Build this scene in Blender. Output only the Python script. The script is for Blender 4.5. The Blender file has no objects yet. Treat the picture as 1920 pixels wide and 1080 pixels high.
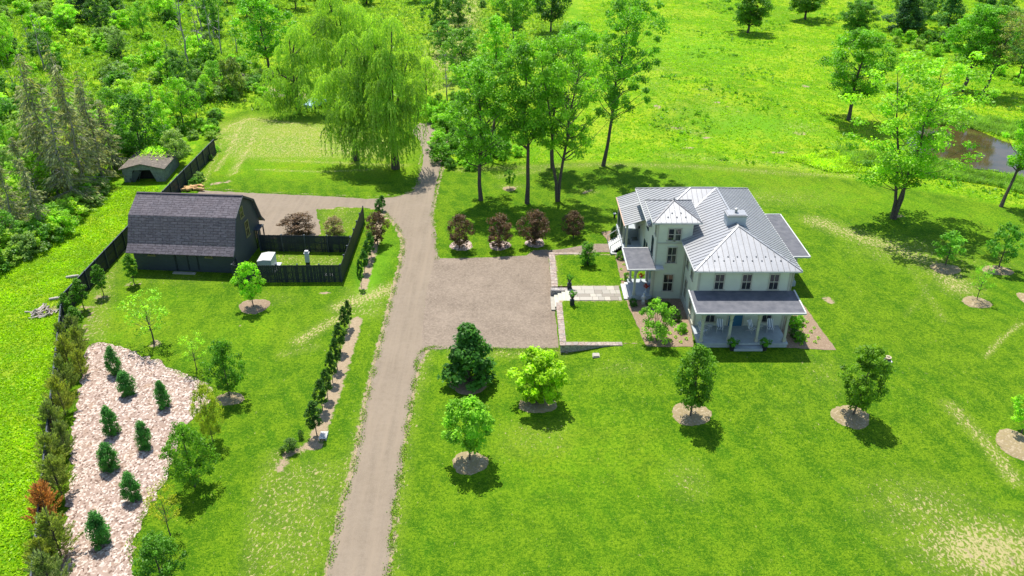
import bpy, math, random
import numpy as np
R = math.radians
sc = bpy.context.scene
C = sc.collection

# ------------------------------------------------------------------ camera, sky, sun, exposure
CAM_H, PITCH, FPX = 42.0, R(28.9), 1545.0
cd = bpy.data.cameras.new('camera'); cam = bpy.data.objects.new('camera', cd); C.objects.link(cam)
cam.location = (0, 0, CAM_H); cam.rotation_euler = (R(90) - PITCH, 0, 0)
cd.sensor_width = 36; cd.lens = 36 * FPX / 1920; cd.clip_start = 0.5; cd.clip_end = 6000
sc.camera = cam
SUN_EL, SUN_AZ = R(66), R(-17)          # azimuth clockwise from +Y
w = bpy.data.worlds.new('World'); sc.world = w; w.use_nodes = True
nt = w.node_tree; bg = nt.nodes['Background']
sky = nt.nodes.new('ShaderNodeTexSky'); sky.sky_type = 'NISHITA'; sky.sun_disc = False
sky.sun_elevation = SUN_EL; sky.sun_rotation = SUN_AZ; sky.air_density = 1.0; sky.dust_density = 0.6
nt.links.new(sky.outputs[0], bg.inputs[0]); bg.inputs[1].default_value = 0.15
sd = bpy.data.lights.new('sun', 'SUN'); sun = bpy.data.objects.new('sun', sd); C.objects.link(sun)
sd.energy = 5.0; sd.angle = R(0.5); sd.color = (1, 0.955, 0.88)
sun.location = (-20, 60, 90)
sun.rotation_euler = (R(90) - SUN_EL, 0, -SUN_AZ + R(180))
sc.view_settings.view_transform = 'Standard'; sc.view_settings.look = 'None'
sc.view_settings.exposure = 0.66; sc.view_settings.gamma = 1

# ------------------------------------------------------------------ terrain height and pixel -> ground point
def sst(x, a, b):
    t = np.clip((x - a) / (b - a), 0, 1); return t * t * (3 - 2 * t)
G = 0.8                                        # level of the raised ground round the house
def hgt(x, y):
    x = np.asarray(x, float); y = np.asarray(y, float)
    dx = np.maximum(0, x - 30.5); dy = np.maximum(np.maximum(61.5 - y, y - 90), 0)
    d = np.hypot(dx, dy)
    h = G * sst(x, 4.4, 10.0) * (1 - sst(d, 0, 13))
    far = sst(y, 112, 135)
    h = h + far * (2.6 * np.exp(-((x - 32) / 20) ** 2 - ((y - 150) / 20) ** 2) + 0.35 * np.sin(x * .07 + 1) * np.sin(y * .06))
    h = h + 6 * sst(y, 190, 330) * sst(x, 10, 60) 
    return h
def ray(px, py):
    a = (px - 960) / FPX; b = (540 - py) / FPX; c, s = math.cos(PITCH), math.sin(PITCH)
    return a, c + b * s, -s + b * c
def P(px, py, z=None):
    r = ray(px, py); zz = 0 if z is None else z
    for i in range(12 if z is None else 1):
        t = (zz - CAM_H) / r[2]
        if z is None: zz = float(hgt(r[0] * t, r[1] * t))
    return (r[0] * t, r[1] * t, zz)
def ztop(py, Y):                               # height of what is seen at row py at distance Y
    r = ray(960, py); return CAM_H + r[2] * Y / r[1]
def scale_at(Y, z=0):                          # photo pixels per metre at that distance
    return FPX / (Y * math.cos(PITCH) + (CAM_H - z) * math.sin(PITCH))

# ------------------------------------------------------------------ materials
def nodes(name):
    m = bpy.data.materials.new(name); m.use_nodes = True; t = m.node_tree
    return m, t, t.nodes['Principled BSDF']
def N(t, typ, **kw):
    n = t.nodes.new(typ)
    for k, v in kw.items():
        if k.startswith('i_'):
            n.inputs[k[2:].replace('_', ' ')].default_value = v
        else: setattr(n, k, v)
    return n
def ramp(t, fac, stops):
    r = t.nodes.new('ShaderNodeValToRGB'); e = r.color_ramp.elements
    while len(e) < len(stops): e.new(0.5)
    for q, (p, c) in zip(e, stops): q.position = p; q.color = (*c, 1) if len(c) == 3 else c
    t.links.new(fac, r.inputs[0]); return r.outputs[0]
def mixc(t, f, a, b, mode='MIX'):
    m = t.nodes.new('ShaderNodeMix'); m.data_type = 'RGBA'; m.blend_type = mode
    for sock, v in ((m.inputs[0], f), (m.inputs[6], a), (m.inputs[7], b)):
        if hasattr(v, 'links'): t.links.new(v, sock)
        else: sock.default_value = v if not isinstance(v, tuple) else (*v, 1)
    return m.outputs[2]
def math_(t, op, a, b=0.0, clamp=False):
    m = t.nodes.new('ShaderNodeMath'); m.operation = op; m.use_clamp = clamp
    for sock, v in ((m.inputs[0], a), (m.inputs[1], b)):
        if hasattr(v, 'links'): t.links.new(v, sock)
        else: sock.default_value = v
    return m.outputs[0]
def noise(t, scale, detail=4, rough=.55, vec=None, dist=0):
    n = N(t, 'ShaderNodeTexNoise'); n.inputs['Scale'].default_value = scale
    n.inputs['Detail'].default_value = detail; n.inputs['Roughness'].default_value = rough; n.inputs['Distortion'].default_value = dist
    if vec is None: vec = t.nodes.new('ShaderNodeTexCoord').outputs['Object']
    t.links.new(vec, n.inputs['Vector']); return n.outputs['Fac']
def bump(t, b, h, strength=.4, dist=.05):
    n = N(t, 'ShaderNodeBump'); n.inputs['Strength'].default_value = strength; n.inputs['Distance'].default_value = dist
    t.links.new(h, n.inputs['Height']); t.links.new(n.outputs[0], b.inputs['Normal'])
def mat(name, c1, c2=None, scale=3, rough=.7, metal=0, bmp=0, spec=.4, detail=5, c3=None):
    m, t, b = nodes(name); c2 = c2 or tuple(x * .8 for x in c1)
    n = noise(t, scale, detail)
    st = [(.3, c1), (.7, c2)] if c3 is None else [(.3, c1), (.5, c2), (.68, c3)]
    t.links.new(ramp(t, n, st), b.inputs['Base Color'])
    b.inputs['Roughness'].default_value = rough; b.inputs['Metallic'].default_value = metal
    b.inputs['Specular IOR Level'].default_value = spec
    if bmp: bump(t, b, n, bmp)
    return m
def foliage_mat(name, trans=.42, rough=.5, tint=(1.08, 1.0, .65), wm=.35):
    m, t, b = nodes(name)
    oi = t.nodes.new('ShaderNodeObjectInfo'); at = N(t, 'ShaderNodeAttribute', attribute_name='v')
    k = math_(t, 'ADD', math_(t, 'MULTIPLY', at.outputs['Fac'], 1.7), .75)
    col = mixc(t, 1.0, oi.outputs['Color'], k, 'MULTIPLY')
    warm = mixc(t, math_(t, 'MULTIPLY', at.outputs['Fac'], wm), col, mixc(t, 1.0, col, (1.9, 1.25, .6), 'MULTIPLY'))
    warm = mixc(t, 1.0, warm, tint, 'MULTIPLY')
    t.links.new(warm, b.inputs['Base Color']); b.inputs['Roughness'].default_value = rough
    b.inputs['Specular IOR Level'].default_value = .25
    tr = t.nodes.new('ShaderNodeBsdfTranslucent'); t.links.new(mixc(t, 1.0, warm, (1.5, 1.55, .7), 'MULTIPLY'), tr.inputs[0])
    ms = t.nodes.new('ShaderNodeMixShader'); ms.inputs[0].default_value = trans
    t.links.new(b.outputs[0], ms.inputs[1]); t.links.new(tr.outputs[0], ms.inputs[2])
    t.links.new(ms.outputs[0], t.nodes['Material Output'].inputs[0]); return m

M = {}
M['leaf'] = foliage_mat('leaves'); M['needle'] = foliage_mat('needles', .3, .7, (1.02, 1.0, .78), .2)
M['bark'] = mat('bark', (.12, .095, .075), (.05, .04, .032), 6, .9, bmp=.6)
M['bark_grey'] = mat('grey dead bark', (.36, .33, .3), (.17, .15, .13), 5, .9, bmp=.6)
M['deadwood'] = mat('weathered wood', (.55, .48, .42), (.24, .2, .17), 5, .9, bmp=.6)
M['chips'] = mat('pale wood chips', (.33, .245, .20), (.25, .18, .14), 1.1, .95, detail=3, spec=.1)
t_ = M['chips'].node_tree; b_ = t_.nodes['Principled BSDF']; src = b_.inputs['Base Color'].links[0].from_socket
v_ = N(t_, 'ShaderNodeTexVoronoi', feature='F1'); v_.inputs['Scale'].default_value = 6.5; tc_ = t_.nodes.new('ShaderNodeTexCoord'); mp_ = N(t_, 'ShaderNodeMapping'); mp_.inputs['Scale'].default_value = (1.25, 1.0, 1); mp_.inputs['Rotation'].default_value = (0, 0, .7); t_.links.new(tc_.outputs['Object'], mp_.inputs[0]); t_.links.new(mp_.outputs[0], v_.inputs['Vector'])
s_ = t_.nodes.new('ShaderNodeSeparateColor'); t_.links.new(v_.outputs['Color'], s_.inputs[0])
cc_ = mixc(t_, ramp(t_, s_.outputs[0], [(.16, (.95, .95, .95)), (.26, (0, 0, 0))]), src, (.13, .085, .065)); cc_ = mixc(t_, ramp(t_, s_.outputs[1], [(.6, (0, 0, 0)), (.85, (.8, .8, .8))]), cc_, (.56, .475, .41)); cc_ = mixc(t_, ramp(t_, noise(t_, .9, 5, .7), [(.55, (0, 0, 0)), (.7, (.5, .5, .5))]), cc_, (.30, .19, .11)); t_.links.new(cc_, b_.inputs['Base Color']); bump(t_, b_, s_.outputs[2], .12, .03)
M['straw'] = mat('straw mulch', (.38, .305, .19), (.22, .17, .09), 5, .95, bmp=1.0, detail=8, c3=(.26, .2, .09))
M['mulch'] = mat('bark mulch', (.27, .19, .125), (.19, .13, .08), 6, .95, bmp=.8, detail=8, c3=(.33, .25, .17))
M['fence'] = mat('black stained boards', (.018, .026, .034), (.008, .013, .019), 2.5, .6, bmp=.15)
M['fence_rail'] = mat('fence rail', (.05, .065, .08), (.025, .032, .042), 3, .5)
M['white'] = mat('white trim', (.5, .5, .48), (.42, .42, .4), 2, .55)
M['cream'] = mat('cream trim', (.42, .41, .33), (.36, .35, .28), 2, .55)
M['deck'] = mat('grey deck boards', (.36, .40, .42), (.28, .31, .33), 2, .6)
M['stonewhite'] = mat('pale stone', (.36, .33, .27), (.27, .25, .2), 4, .8, bmp=.2)
M['glass'] = mat('window glass', (.012, .014, .016), (.03, .035, .035), .8, .04, spec=1.0)
M['black'] = mat('black metal', (.015, .018, .02), (.03, .033, .036), 4, .45)
M['grey'] = mat('grey metal cabinet', (.5, .52, .53), (.42, .44, .45), 2, .45)
M['bluedoor'] = mat('blue painted door', (.03, .12, .2), (.025, .1, .17), 2, .4)
M['greendoor'] = mat('dark green shutter', (.015, .045, .05), (.012, .035, .04), 2, .5)
M['copper'] = mat('copper edging', (.42, .25, .16), (.55, .4, .3), 3, .5)
M['brick'] = mat('brick planter', (.3, .12, .07), (.2, .08, .05), 4, .8)
M['terracotta'] = mat('red flowers', (.35, .05, .03), (.2, .03, .03), 20, .8)
M['shadeblack'] = mat('dark interior', (.01, .01, .01), (.015, .015, .012), 2, .9)
def stripes_mat():
    m, t, b = nodes('blue and white striped canvas'); tc = t.nodes.new('ShaderNodeTexCoord')
    wv = N(t, 'ShaderNodeTexWave', wave_type='BANDS', bands_direction='X'); wv.inputs['Scale'].default_value = 2.1
    t.links.new(tc.outputs['Object'], wv.inputs['Vector'])
    t.links.new(ramp(t, wv.outputs['Fac'], [(.45, (.02, .08, .2)), (.5, (.85, .86, .86))]), b.inputs['Base Color']); b.inputs['Roughness'].default_value = .9
    return m
M['stripe'] = stripes_mat()
def metal_roof():
    m, t, b = nodes('zinc standing seam'); n = noise(t, .7, 5); n2 = noise(t, 9, 3)
    c = ramp(t, n, [(.3, (.34, .34, .34)), (.7, (.27, .275, .28))])
    c = mixc(t, .25, c, ramp(t, n2, [(.35, (.40, .385, .37)), (.65, (.23, .24, .255))]))
    t.links.new(c, b.inputs['Base Color']); b.inputs['Roughness'].default_value = .42; b.inputs['Metallic'].default_value = .25
    return m
M['zinc'] = metal_roof()
M['seam'] = mat('seam edge', (.14, .135, .14), (.2, .195, .2), 2, .5)
M['membrane'] = mat('grey membrane roof', (.085, .088, .10), (.135, .135, .145), 1.6, .8, bmp=.1, spec=.15)
def siding(name, c, period=.17, k=.82):
    m, t, b = nodes(name); tc = t.nodes.new('ShaderNodeTexCoord'); sp = t.nodes.new('ShaderNodeSeparateXYZ')
    t.links.new(tc.outputs['Object'], sp.inputs[0])
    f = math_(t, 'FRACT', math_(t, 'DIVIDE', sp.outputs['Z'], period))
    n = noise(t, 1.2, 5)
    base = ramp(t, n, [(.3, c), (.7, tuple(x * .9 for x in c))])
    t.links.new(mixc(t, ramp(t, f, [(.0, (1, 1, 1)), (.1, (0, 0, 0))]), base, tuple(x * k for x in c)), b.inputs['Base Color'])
    bump(t, b, f, .5, .02); b.inputs['Roughness'].default_value = .6; return m
M['siding'] = siding('pale sage clapboard', (.56, .59, .47))
M['barnside'] = siding('slate blue boards', (.042, .054, .06), .2, .6)
def shingle():
    m, t, b = nodes('asphalt shingles'); tc = t.nodes.new('ShaderNodeTexCoord'); sp = t.nodes.new('ShaderNodeSeparateXYZ')
    t.links.new(tc.outputs['UV'], sp.inputs[0]); cb = t.nodes.new('ShaderNodeCombineXYZ')
    t.links.new(sp.outputs['X'], cb.inputs[0]); t.links.new(sp.outputs['Y'], cb.inputs[1])
    br = N(t, 'ShaderNodeTexBrick'); br.offset = .37; br.squash = 1
    for k, v in (('Scale', 1), ('Brick Width', .8), ('Row Height', .3), ('Mortar Size', .035), ('Mortar Smooth', .2), ('Bias', -.1)): br.inputs[k].default_value = v
    br.inputs['Color1'].default_value = (.07, .066, .08, 1); br.inputs['Color2'].default_value = (.125, .112, .128, 1); br.inputs['Mortar'].default_value = (.02, .019, .026, 1)
    t.links.new(cb.outputs[0], br.inputs['Vector'])
    mp = N(t, 'ShaderNodeMapping'); mp.inputs['Scale'].default_value = (.9, 5, 1); t.links.new(cb.outputs[0], mp.inputs[0])
    n = noise(t, 2.2, 6, .7, mp.outputs[0])
    c = mixc(t, ramp(t, n, [(.52, (0, 0, 0)), (.64, (1, 1, 1))]), br.outputs['Color'], (.2, .185, .2))
    n2 = noise(t, .9, 5)
    c = mixc(t, math_(t, 'MULTIPLY', n2, .5), c, (.1, .07, .07))
    t.links.new(c, b.inputs['Base Color']); b.inputs['Roughness'].default_value = .9; bump(t, b, br.outputs['Fac'], .5, -.02); return m
M['shingle'] = shingle()
def stones(name, c1, c2, c3, scale, gap=.04):
    m, t, b = nodes(name); tc = t.nodes.new('ShaderNodeTexCoord')
    v = N(t, 'ShaderNodeTexVoronoi', feature='F1'); v.inputs['Scale'].default_value = scale
    e = N(t, 'ShaderNodeTexVoronoi', feature='DISTANCE_TO_EDGE'); e.inputs['Scale'].default_value = scale
    for q in (v, e): t.links.new(tc.outputs['Object'], q.inputs['Vector'])
    s = t.nodes.new('ShaderNodeSeparateColor'); t.links.new(v.outputs['Color'], s.inputs[0])
    c = ramp(t, s.outputs[0], [(0, c1), (.5, c2), (1, c3)])
    c = mixc(t, math_(t, 'MULTIPLY', noise(t, 12, 5), .4), c, tuple(x * .6 for x in c2))
    c = mixc(t, ramp(t, e.outputs[0], [(0, (1, 1, 1)), (gap, (0, 0, 0))]), c, (.16, .1, .08))
    t.links.new(c, b.inputs['Base Color']); b.inputs['Roughness'].default_value = .9
    bump(t, b, ramp(t, e.outputs[0], [(0, (0, 0, 0)), (.12, (1, 1, 1))]), .8, .04); return m
M['cap'] = stones('pinkish cap stones', (.30, .22, .17), (.38, .31, .25), (.24, .21, .185), 2.1)
M['wallstone'] = stones('field stone', (.3, .28, .26), (.42, .38, .34), (.2, .2, .2), 4.5, .07)
def attr_stone(name, c1, c2, c3):
    m, t, b = nodes(name); a = N(t, 'ShaderNodeAttribute', attribute_name='v')
    c = ramp(t, a.outputs['Fac'], [(0, c1), (.5, c2), (1, c3)])
    c = mixc(t, math_(t, 'MULTIPLY', noise(t, 5, 6), .35), c, tuple(x * .65 for x in c2))
    t.links.new(c, b.inputs['Base Color']); b.inputs['Roughness'].default_value = .85; return m
M['flag'] = attr_stone('flagstones', (.22, .19, .15), (.34, .315, .265), (.42, .375, .30))
def gravel(name, c1, c2, c3, sc1=14):
    m, t, b = nodes(name); n = noise(t, sc1, 6, .7); n2 = noise(t, .35, 5, .6); n3 = noise(t, 2.2, 6, .65)
    tc = t.nodes.new('ShaderNodeTexCoord'); mp = N(t, 'ShaderNodeMapping'); mp.inputs['Scale'].default_value = (1.6, .09, 1)
    mp.inputs['Rotation'].default_value = (0, 0, R(2)); t.links.new(tc.outputs['Object'], mp.inputs[0]); n4 = noise(t, 1.1, 5, .6, mp.outputs[0])
    c = ramp(t, n, [(.25, c3), (.5, c1), (.75, c2)])
    c = mixc(t, ramp(t, n2, [(.35, (0, 0, 0)), (.75, (.55, .55, .55))]), c, c2)
    c = mixc(t, ramp(t, n3, [(.45, (0, 0, 0)), (.8, (.6, .6, .6))]), c, c3)
    a = N(t, 'ShaderNodeAttribute', attribute_name='track')
    c = mixc(t, math_(t, 'MULTIPLY', ramp(t, n4, [(.38, (0, 0, 0)), (.68, (.8, .8, .8))]), a.outputs['Fac']), c, tuple(x * 1.25 for x in c1))
    t.links.new(c, b.inputs['Base Color']); b.inputs['Roughness'].default_value = .95; bump(t, b, n, .6, .03); return m
M['road'] = gravel('driveway gravel', (.182, .142, .098), (.242, .195, .142), (.125, .095, .062))
M['court'] = gravel('parking gravel', (.175, .134, .095), (.285, .225, .165), (.075, .056, .04), 5)

def ground_mat():
    m, t, b = nodes('grass ground')
    A = lambda n: N(t, 'ShaderNodeAttribute', attribute_name=n).outputs['Fac']
    big = noise(t, .09, 5, .6, dist=.6); mid = noise(t, .55, 5, .65, dist=.4); fine = noise(t, 3.6, 7, .85); vf = noise(t, 10, 5, .9)
    tc = t.nodes.new('ShaderNodeTexCoord'); mp = N(t, 'ShaderNodeMapping'); mp.inputs['Scale'].default_value = (.75, .09, 1); mp.inputs['Rotation'].default_value = (0, 0, R(-38))
    t.links.new(tc.outputs['Object'], mp.inputs[0]); mow = noise(t, .8, 3, .5, mp.outputs[0])
    mp2 = N(t, 'ShaderNodeMapping'); mp2.inputs['Scale'].default_value = (1.7, 1.0, 1); mp2.inputs['Rotation'].default_value = (0, 0, R(-30)); t.links.new(tc.outputs['Object'], mp2.inputs[0])
    worm = noise(t, 3.0, 4, .7, mp2.outputs[0], .5)
    lrg = noise(t, .045, 4, .6, dist=1.2)
    l = ramp(t, big, [(.42, (.036, .130, .003)), (.5, (.058, .165, .003)), (.57, (.092, .195, .004))])
    l = mixc(t, ramp(t, lrg, [(.50, (0, 0, 0)), (.58, (.55, .55, .55))]), l, (.12, .19, .006))
    l = mixc(t, ramp(t, mow, [(.45, (0, 0, 0)), (.53, (.8, .8, .8))]), l, (.030, .110, .002))
    wv = N(t, 'ShaderNodeTexWave', wave_type='BANDS', bands_direction='X'); wv.inputs['Scale'].default_value = .17; wv.inputs['Distortion'].default_value = 2.2; wv.inputs['Detail'].default_value = 2; wv.inputs['Detail Scale'].default_value = .35
    mp3 = N(t, 'ShaderNodeMapping'); mp3.inputs['Rotation'].default_value = (0, 0, R(-24)); t.links.new(tc.outputs['Object'], mp3.inputs[0]); t.links.new(mp3.outputs[0], wv.inputs['Vector'])
    l = mixc(t, ramp(t, wv.outputs['Fac'], [(.35, (0, 0, 0)), (.65, (.42, .42, .42))]), l, (.125, .225, .005))
    l = mixc(t, ramp(t, mid, [(.50, (0, 0, 0)), (.60, (.85, .85, .85))]), l, (.135, .235, .006))
    l = mixc(t, ramp(t, mid, [(.38, (.8, .8, .8)), (.46, (0, 0, 0))]), l, (.022, .098, .002))
    l = mixc(t, ramp(t, fine, [(.43, (.9, .9, .9)), (.49, (0, 0, 0))]), l, (.018, .082, .001))
    l = mixc(t, ramp(t, fine, [(.52, (0, 0, 0)), (.58, (.8, .8, .8))]), l, (.15, .255, .008))
    l = mixc(t, ramp(t, vf, [(.44, (.8, .8, .8)), (.49, (0, 0, 0))]), l, (.020, .085, .001)); l = mixc(t, ramp(t, vf, [(.54, (0, 0, 0)), (.60, (.65, .65, .65))]), l, (.22, .32, .012))
    md = ramp(t, big, [(.42, (.105, .26, .003)), (.5, (.17, .325, .004)), (.57, (.25, .36, .008))])
    md = mixc(t, ramp(t, lrg, [(.40, (.85, .85, .85)), (.47, (0, 0, 0))]), md, (.075, .19, .004)); md = mixc(t, ramp(t, lrg, [(.52, (0, 0, 0)), (.60, (.75, .75, .75))]), md, (.28, .36, .02))
    md = mixc(t, ramp(t, mid, [(.50, (0, 0, 0)), (.58, (.8, .8, .8))]), md, (.08, .23, .003))
    md = mixc(t, ramp(t, mid, [(.38, (.7, .7, .7)), (.45, (0, 0, 0))]), md, (.27, .36, .02))
    md = mixc(t, ramp(t, fine, [(.43, (.9, .9, .9)), (.49, (0, 0, 0))]), md, (.05, .17, .003)); md = mixc(t, ramp(t, fine, [(.53, (0, 0, 0)), (.60, (.8, .8, .8))]), md, (.31, .40, .015))
    c = mixc(t, math_(t, 'ADD', A('meadow'), math_(t, 'MULTIPLY', math_(t, 'SUBTRACT', mid, .5), math_(t, 'MULTIPLY', math_(t, 'MULTIPLY', A('meadow'), math_(t, 'SUBTRACT', 1, A('meadow'))), 3)), True), l, md)
    # dark damp or thick grass where painted
    c = mixc(t, math_(t, 'MULTIPLY', A('lush'), ramp(t, mid, [(.3, (.35, .35, .35)), (.6, (.95, .95, .95))])), c, (.12, .30, .012))
    # straw coloured thatch spots: density from the attribute
    d = A('dry'); thr = math_(t, 'SUBTRACT', .68, math_(t, 'MULTIPLY', d, .26))
    c = mixc(t, math_(t, 'MULTIPLY', d, .6, True), c, (.19, .235, .035))
    sp = math_(t, 'MULTIPLY', math_(t, 'SUBTRACT', worm, thr), 14, True)
    sp = math_(t, 'MULTIPLY', sp, math_(t, 'MULTIPLY', math_(t, 'ADD', d, .12), 4, True))
    c = mixc(t, math_(t, 'MULTIPLY', sp, .85), c, (.40, .33, .16))
    e = A('dirt'); k = math_(t, 'MULTIPLY', math_(t, 'SUBTRACT', math_(t, 'ADD', e, math_(t, 'MULTIPLY', math_(t, 'SUBTRACT', noise(t, 1.6, 6, .7), .5), 1.5)), .5), 6, True)
    k = math_(t, 'MULTIPLY', k, math_(t, 'MULTIPLY', e, 8, True))
    dirtc = ramp(t, fine, [(.3, (.22, .16, .10)), (.6, (.36, .28, .18))])
    c = mixc(t, k, c, dirtc)
    t.links.new(c, b.inputs['Base Color']); b.inputs['Roughness'].default_value = .9; b.inputs['Specular IOR Level'].default_value = .04
    bump(t, b, math_(t, 'ADD', math_(t, 'MULTIPLY', fine, 1.0), math_(t, 'MULTIPLY', vf, .4)), .8, .12)
    return m
M['ground'] = ground_mat()
def water_mat():
    m, t, b = nodes('pond water'); n = noise(t, .4, 4); t.links.new(ramp(t, n, [(.35, (.07, .05, .018)), (.65, (.04, .034, .012))]), b.inputs['Base Color'])
    b.inputs['Roughness'].default_value = .06; b.inputs['Specular IOR Level'].default_value = .28; bump(t, b, noise(t, 1.2, 2), .04, .05); return m
M['water'] = water_mat()

# ------------------------------------------------------------------ mesh helpers
def mesh_np(name, V, F4=None, F3=None, v=None, uv=None):
    me = bpy.data.meshes.new(name); V = np.asarray(V, np.float32); me.vertices.add(len(V)); me.vertices.foreach_set('co', V.ravel())
    parts = [np.asarray(q, np.int32) for q in (F4, F3) if q is not None and len(q)]
    loops = np.concatenate([q.ravel() for q in parts]); cnt = np.concatenate([np.full(len(q), q.shape[1]) for q in parts])
    me.loops.add(len(loops)); me.loops.foreach_set('vertex_index', loops)
    me.polygons.add(len(cnt)); st = np.concatenate([[0], np.cumsum(cnt)[:-1]])
    me.polygons.foreach_set('loop_start', st.astype(np.int32)); me.polygons.foreach_set('loop_total', cnt.astype(np.int32))
    if v is not None:
        a = me.attributes.new('v', 'FLOAT', 'FACE'); a.data.foreach_set('value', np.asarray(v, np.float32))
    me.update(calc_edges=True); return me
def link(name, me, m=None, parent=None, loc=None, smooth=False):
    o = bpy.data.objects.new(name, me); C.objects.link(o)
    if m is not None: me.materials.append(m)
    if parent is not None: o.parent = parent
    if loc is not None: o.location = loc
    if smooth: me.shade_smooth()
    return o
def thing(name, label, cat, loc=(0, 0, 0), rz=0, group=None):
    o = bpy.data.objects.new(name, None); C.objects.link(o); o.location = loc; o.rotation_euler = (0, 0, rz); o.empty_display_size = .3
    return tag(o, label, cat, group)
def tag(o, label=None, cat=None, group=None, kind=None):
    if label: o['label'] = label
    if cat: o['category'] = cat
    if group: o['group'] = group
    if kind: o['kind'] = kind
    return o
class MB:
    def __init__(s): s.v = []; s.f = []; s.a = []; s.mi = []; s.cur = 0; s.val = .5
    def add(s, vs, fs):
        o = len(s.v); s.v += [tuple(p) for p in vs]
        for f in fs: s.f.append([i + o for i in f]); s.a.append(s.val); s.mi.append(s.cur)
    def box(s, x0, y0, z0, x1, y1, z1):
        s.add([(x0, y0, z0), (x1, y0, z0), (x1, y1, z0), (x0, y1, z0), (x0, y0, z1), (x1, y0, z1), (x1, y1, z1), (x0, y1, z1)],
              [(3, 2, 1, 0), (4, 5, 6, 7), (0, 1, 5, 4), (1, 2, 6, 5), (2, 3, 7, 6), (3, 0, 4, 7)])
    def bar(s, p, q, wd, ht, up=(0, 0, 1)):
        p = np.array(p, float); q = np.array(q, float); d = q - p; d /= np.linalg.norm(d) + 1e-9
        a = np.cross(d, up); 
        if np.linalg.norm(a) < 1e-3: a = np.array((1., 0, 0))
        a /= np.linalg.norm(a); b = np.cross(a, d); a *= wd / 2; b *= ht / 2
        s.add([p - a - b, p + a - b, p + a + b, p - a + b, q - a - b, q + a - b, q + a + b, q - a + b],
              [(0, 1, 2, 3), (7, 6, 5, 4), (4, 5, 1, 0), (5, 6, 2, 1), (6, 7, 3, 2), (7, 4, 0, 3)])
    def tube(s, pts, rs, n=6, cap=True):
        pts = [np.array(p, float) for p in pts]; rings = []
        for i, p in enumerate(pts):
            d = pts[min(i + 1, len(pts) - 1)] - pts[max(i - 1, 0)]; d /= np.linalg.norm(d) + 1e-9
            a = np.cross(d, (0, 1, 0) if abs(d[1]) < .9 else (1, 0, 0)); a /= np.linalg.norm(a); b = np.cross(d, a)
            rings.append([p + rs[i] * (math.cos(2 * math.pi * k / n) * a + math.sin(2 * math.pi * k / n) * b) for k in range(n)])
        fs = [(i * n + k, i * n + (k + 1) % n, (i + 1) * n + (k + 1) % n, (i + 1) * n + k) for i in range(len(pts) - 1) for k in range(n)]
        if cap: fs += [tuple(range(n))[::-1], tuple((len(pts) - 1) * n + k for k in range(n))]
        s.add([v for r in rings for v in r], fs)
    def lathe(s, prof, c=(0, 0, 0), n=12):
        s.tube([(c[0], c[1], c[2] + z) for r, z in prof], [r for r, z in prof], n)
    def prism(s, pts, z0, z1):
        n = len(pts); f0 = lambda z, p: z(p) if callable(z) else z
        s.add([(x, y, f0(z0, (x, y))) for x, y in pts] + [(x, y, f0(z1, (x, y))) for x, y in pts],
              [tuple(range(n))[::-1], tuple(range(n, 2 * n))] + [(k, (k + 1) % n, n + (k + 1) % n, n + k) for k in range(n)])
    def slab(s, pts, th):                       # planar 3-D polygon given thickness downward
        n = len(pts); s.add(list(pts) + [(x, y, z - th) for x, y, z in pts],
            [tuple(range(n)), tuple(range(n, 2 * n))[::-1]] + [(k + n, (k + 1) % n + n, (k + 1) % n, k) for k in range(n)])
    def build(s, name, m, parent=None, off=(0, 0, 0), smooth=False, loc=None):
        me = bpy.data.meshes.new(name); me.from_pydata([(x - off[0], y - off[1], z - off[2]) for x, y, z in s.v], [], s.f)
        a = me.attributes.new('v', 'FLOAT', 'FACE'); a.data.foreach_set('value', s.a); me.update()
        o = link(name, me, m, parent, loc, smooth)
        if any(s.mi): me.materials.append(M['seam']); me.polygons.foreach_set('material_index', s.mi)
        return o

rng = np.random.default_rng(7); random.seed(7)

# ------------------------------------------------------------------ ground sheet with painted cover
def axis(a, b, step, lo, hi, g=1.16):
    m = list(np.arange(a, b + 1e-6, step)); s = step
    while m[-1] < hi: s *= g; m.append(m[-1] + s)
    s = step
    while m[0] > lo: s *= g; m.insert(0, m[0] - s)
    return np.array(m)
gx = axis(-62, 78, .5, -900, 900); gy = axis(28, 138, .5, -150, 1500)
GX, GY = np.meshgrid(gx, gy); VX, VY = GX.ravel(), GY.ravel()
def world(pts): return np.array([P(*p)[:2] for p in pts])
def dseg(pts, closed=False):
    d = np.full(len(VX), 1e9); n = len(pts)
    for i in range(n if closed else n - 1):
        a, b = pts[i], pts[(i + 1) % n]; e = b - a; L = (e @ e) + 1e-9
        t = np.clip(((VX - a[0]) * e[0] + (VY - a[1]) * e[1]) / L, 0, 1)
        d = np.minimum(d, np.hypot(VX - a[0] - t * e[0], VY - a[1] - t * e[1]))
    return d
def inside(pts, X=None, Y=None):
    X = VX if X is None else X; Y = VY if Y is None else Y
    c = np.zeros(len(X), bool); n = len(pts)
    for i in range(n):
        (x0, y0), (x1, y1) = pts[i], pts[i - 1]
        if y0 == y1: continue
        c ^= ((y0 > Y) != (y1 > Y)) & (X < (x1 - x0) * (Y - y0) / (y1 - y0) + x0)
    return c
def area(pxs, soft=1.0, w=False):
    p = np.array(pxs, float) if w else world(pxs); d = dseg(p, True); i = inside(p)
    return np.clip(.5 + np.where(i, d, -d) / soft, 0, 1)
def line(pxs, wd): return np.clip(1.2 - dseg(world(pxs)) / wd, 0, 1)
def blob(px, py, rx, ry):
    x, y, _ = P(px, py); return np.exp(-((VX - x) / rx) ** 2 - ((VY - y) / ry) ** 2)
VZ = hgt(VX, VY)
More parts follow.
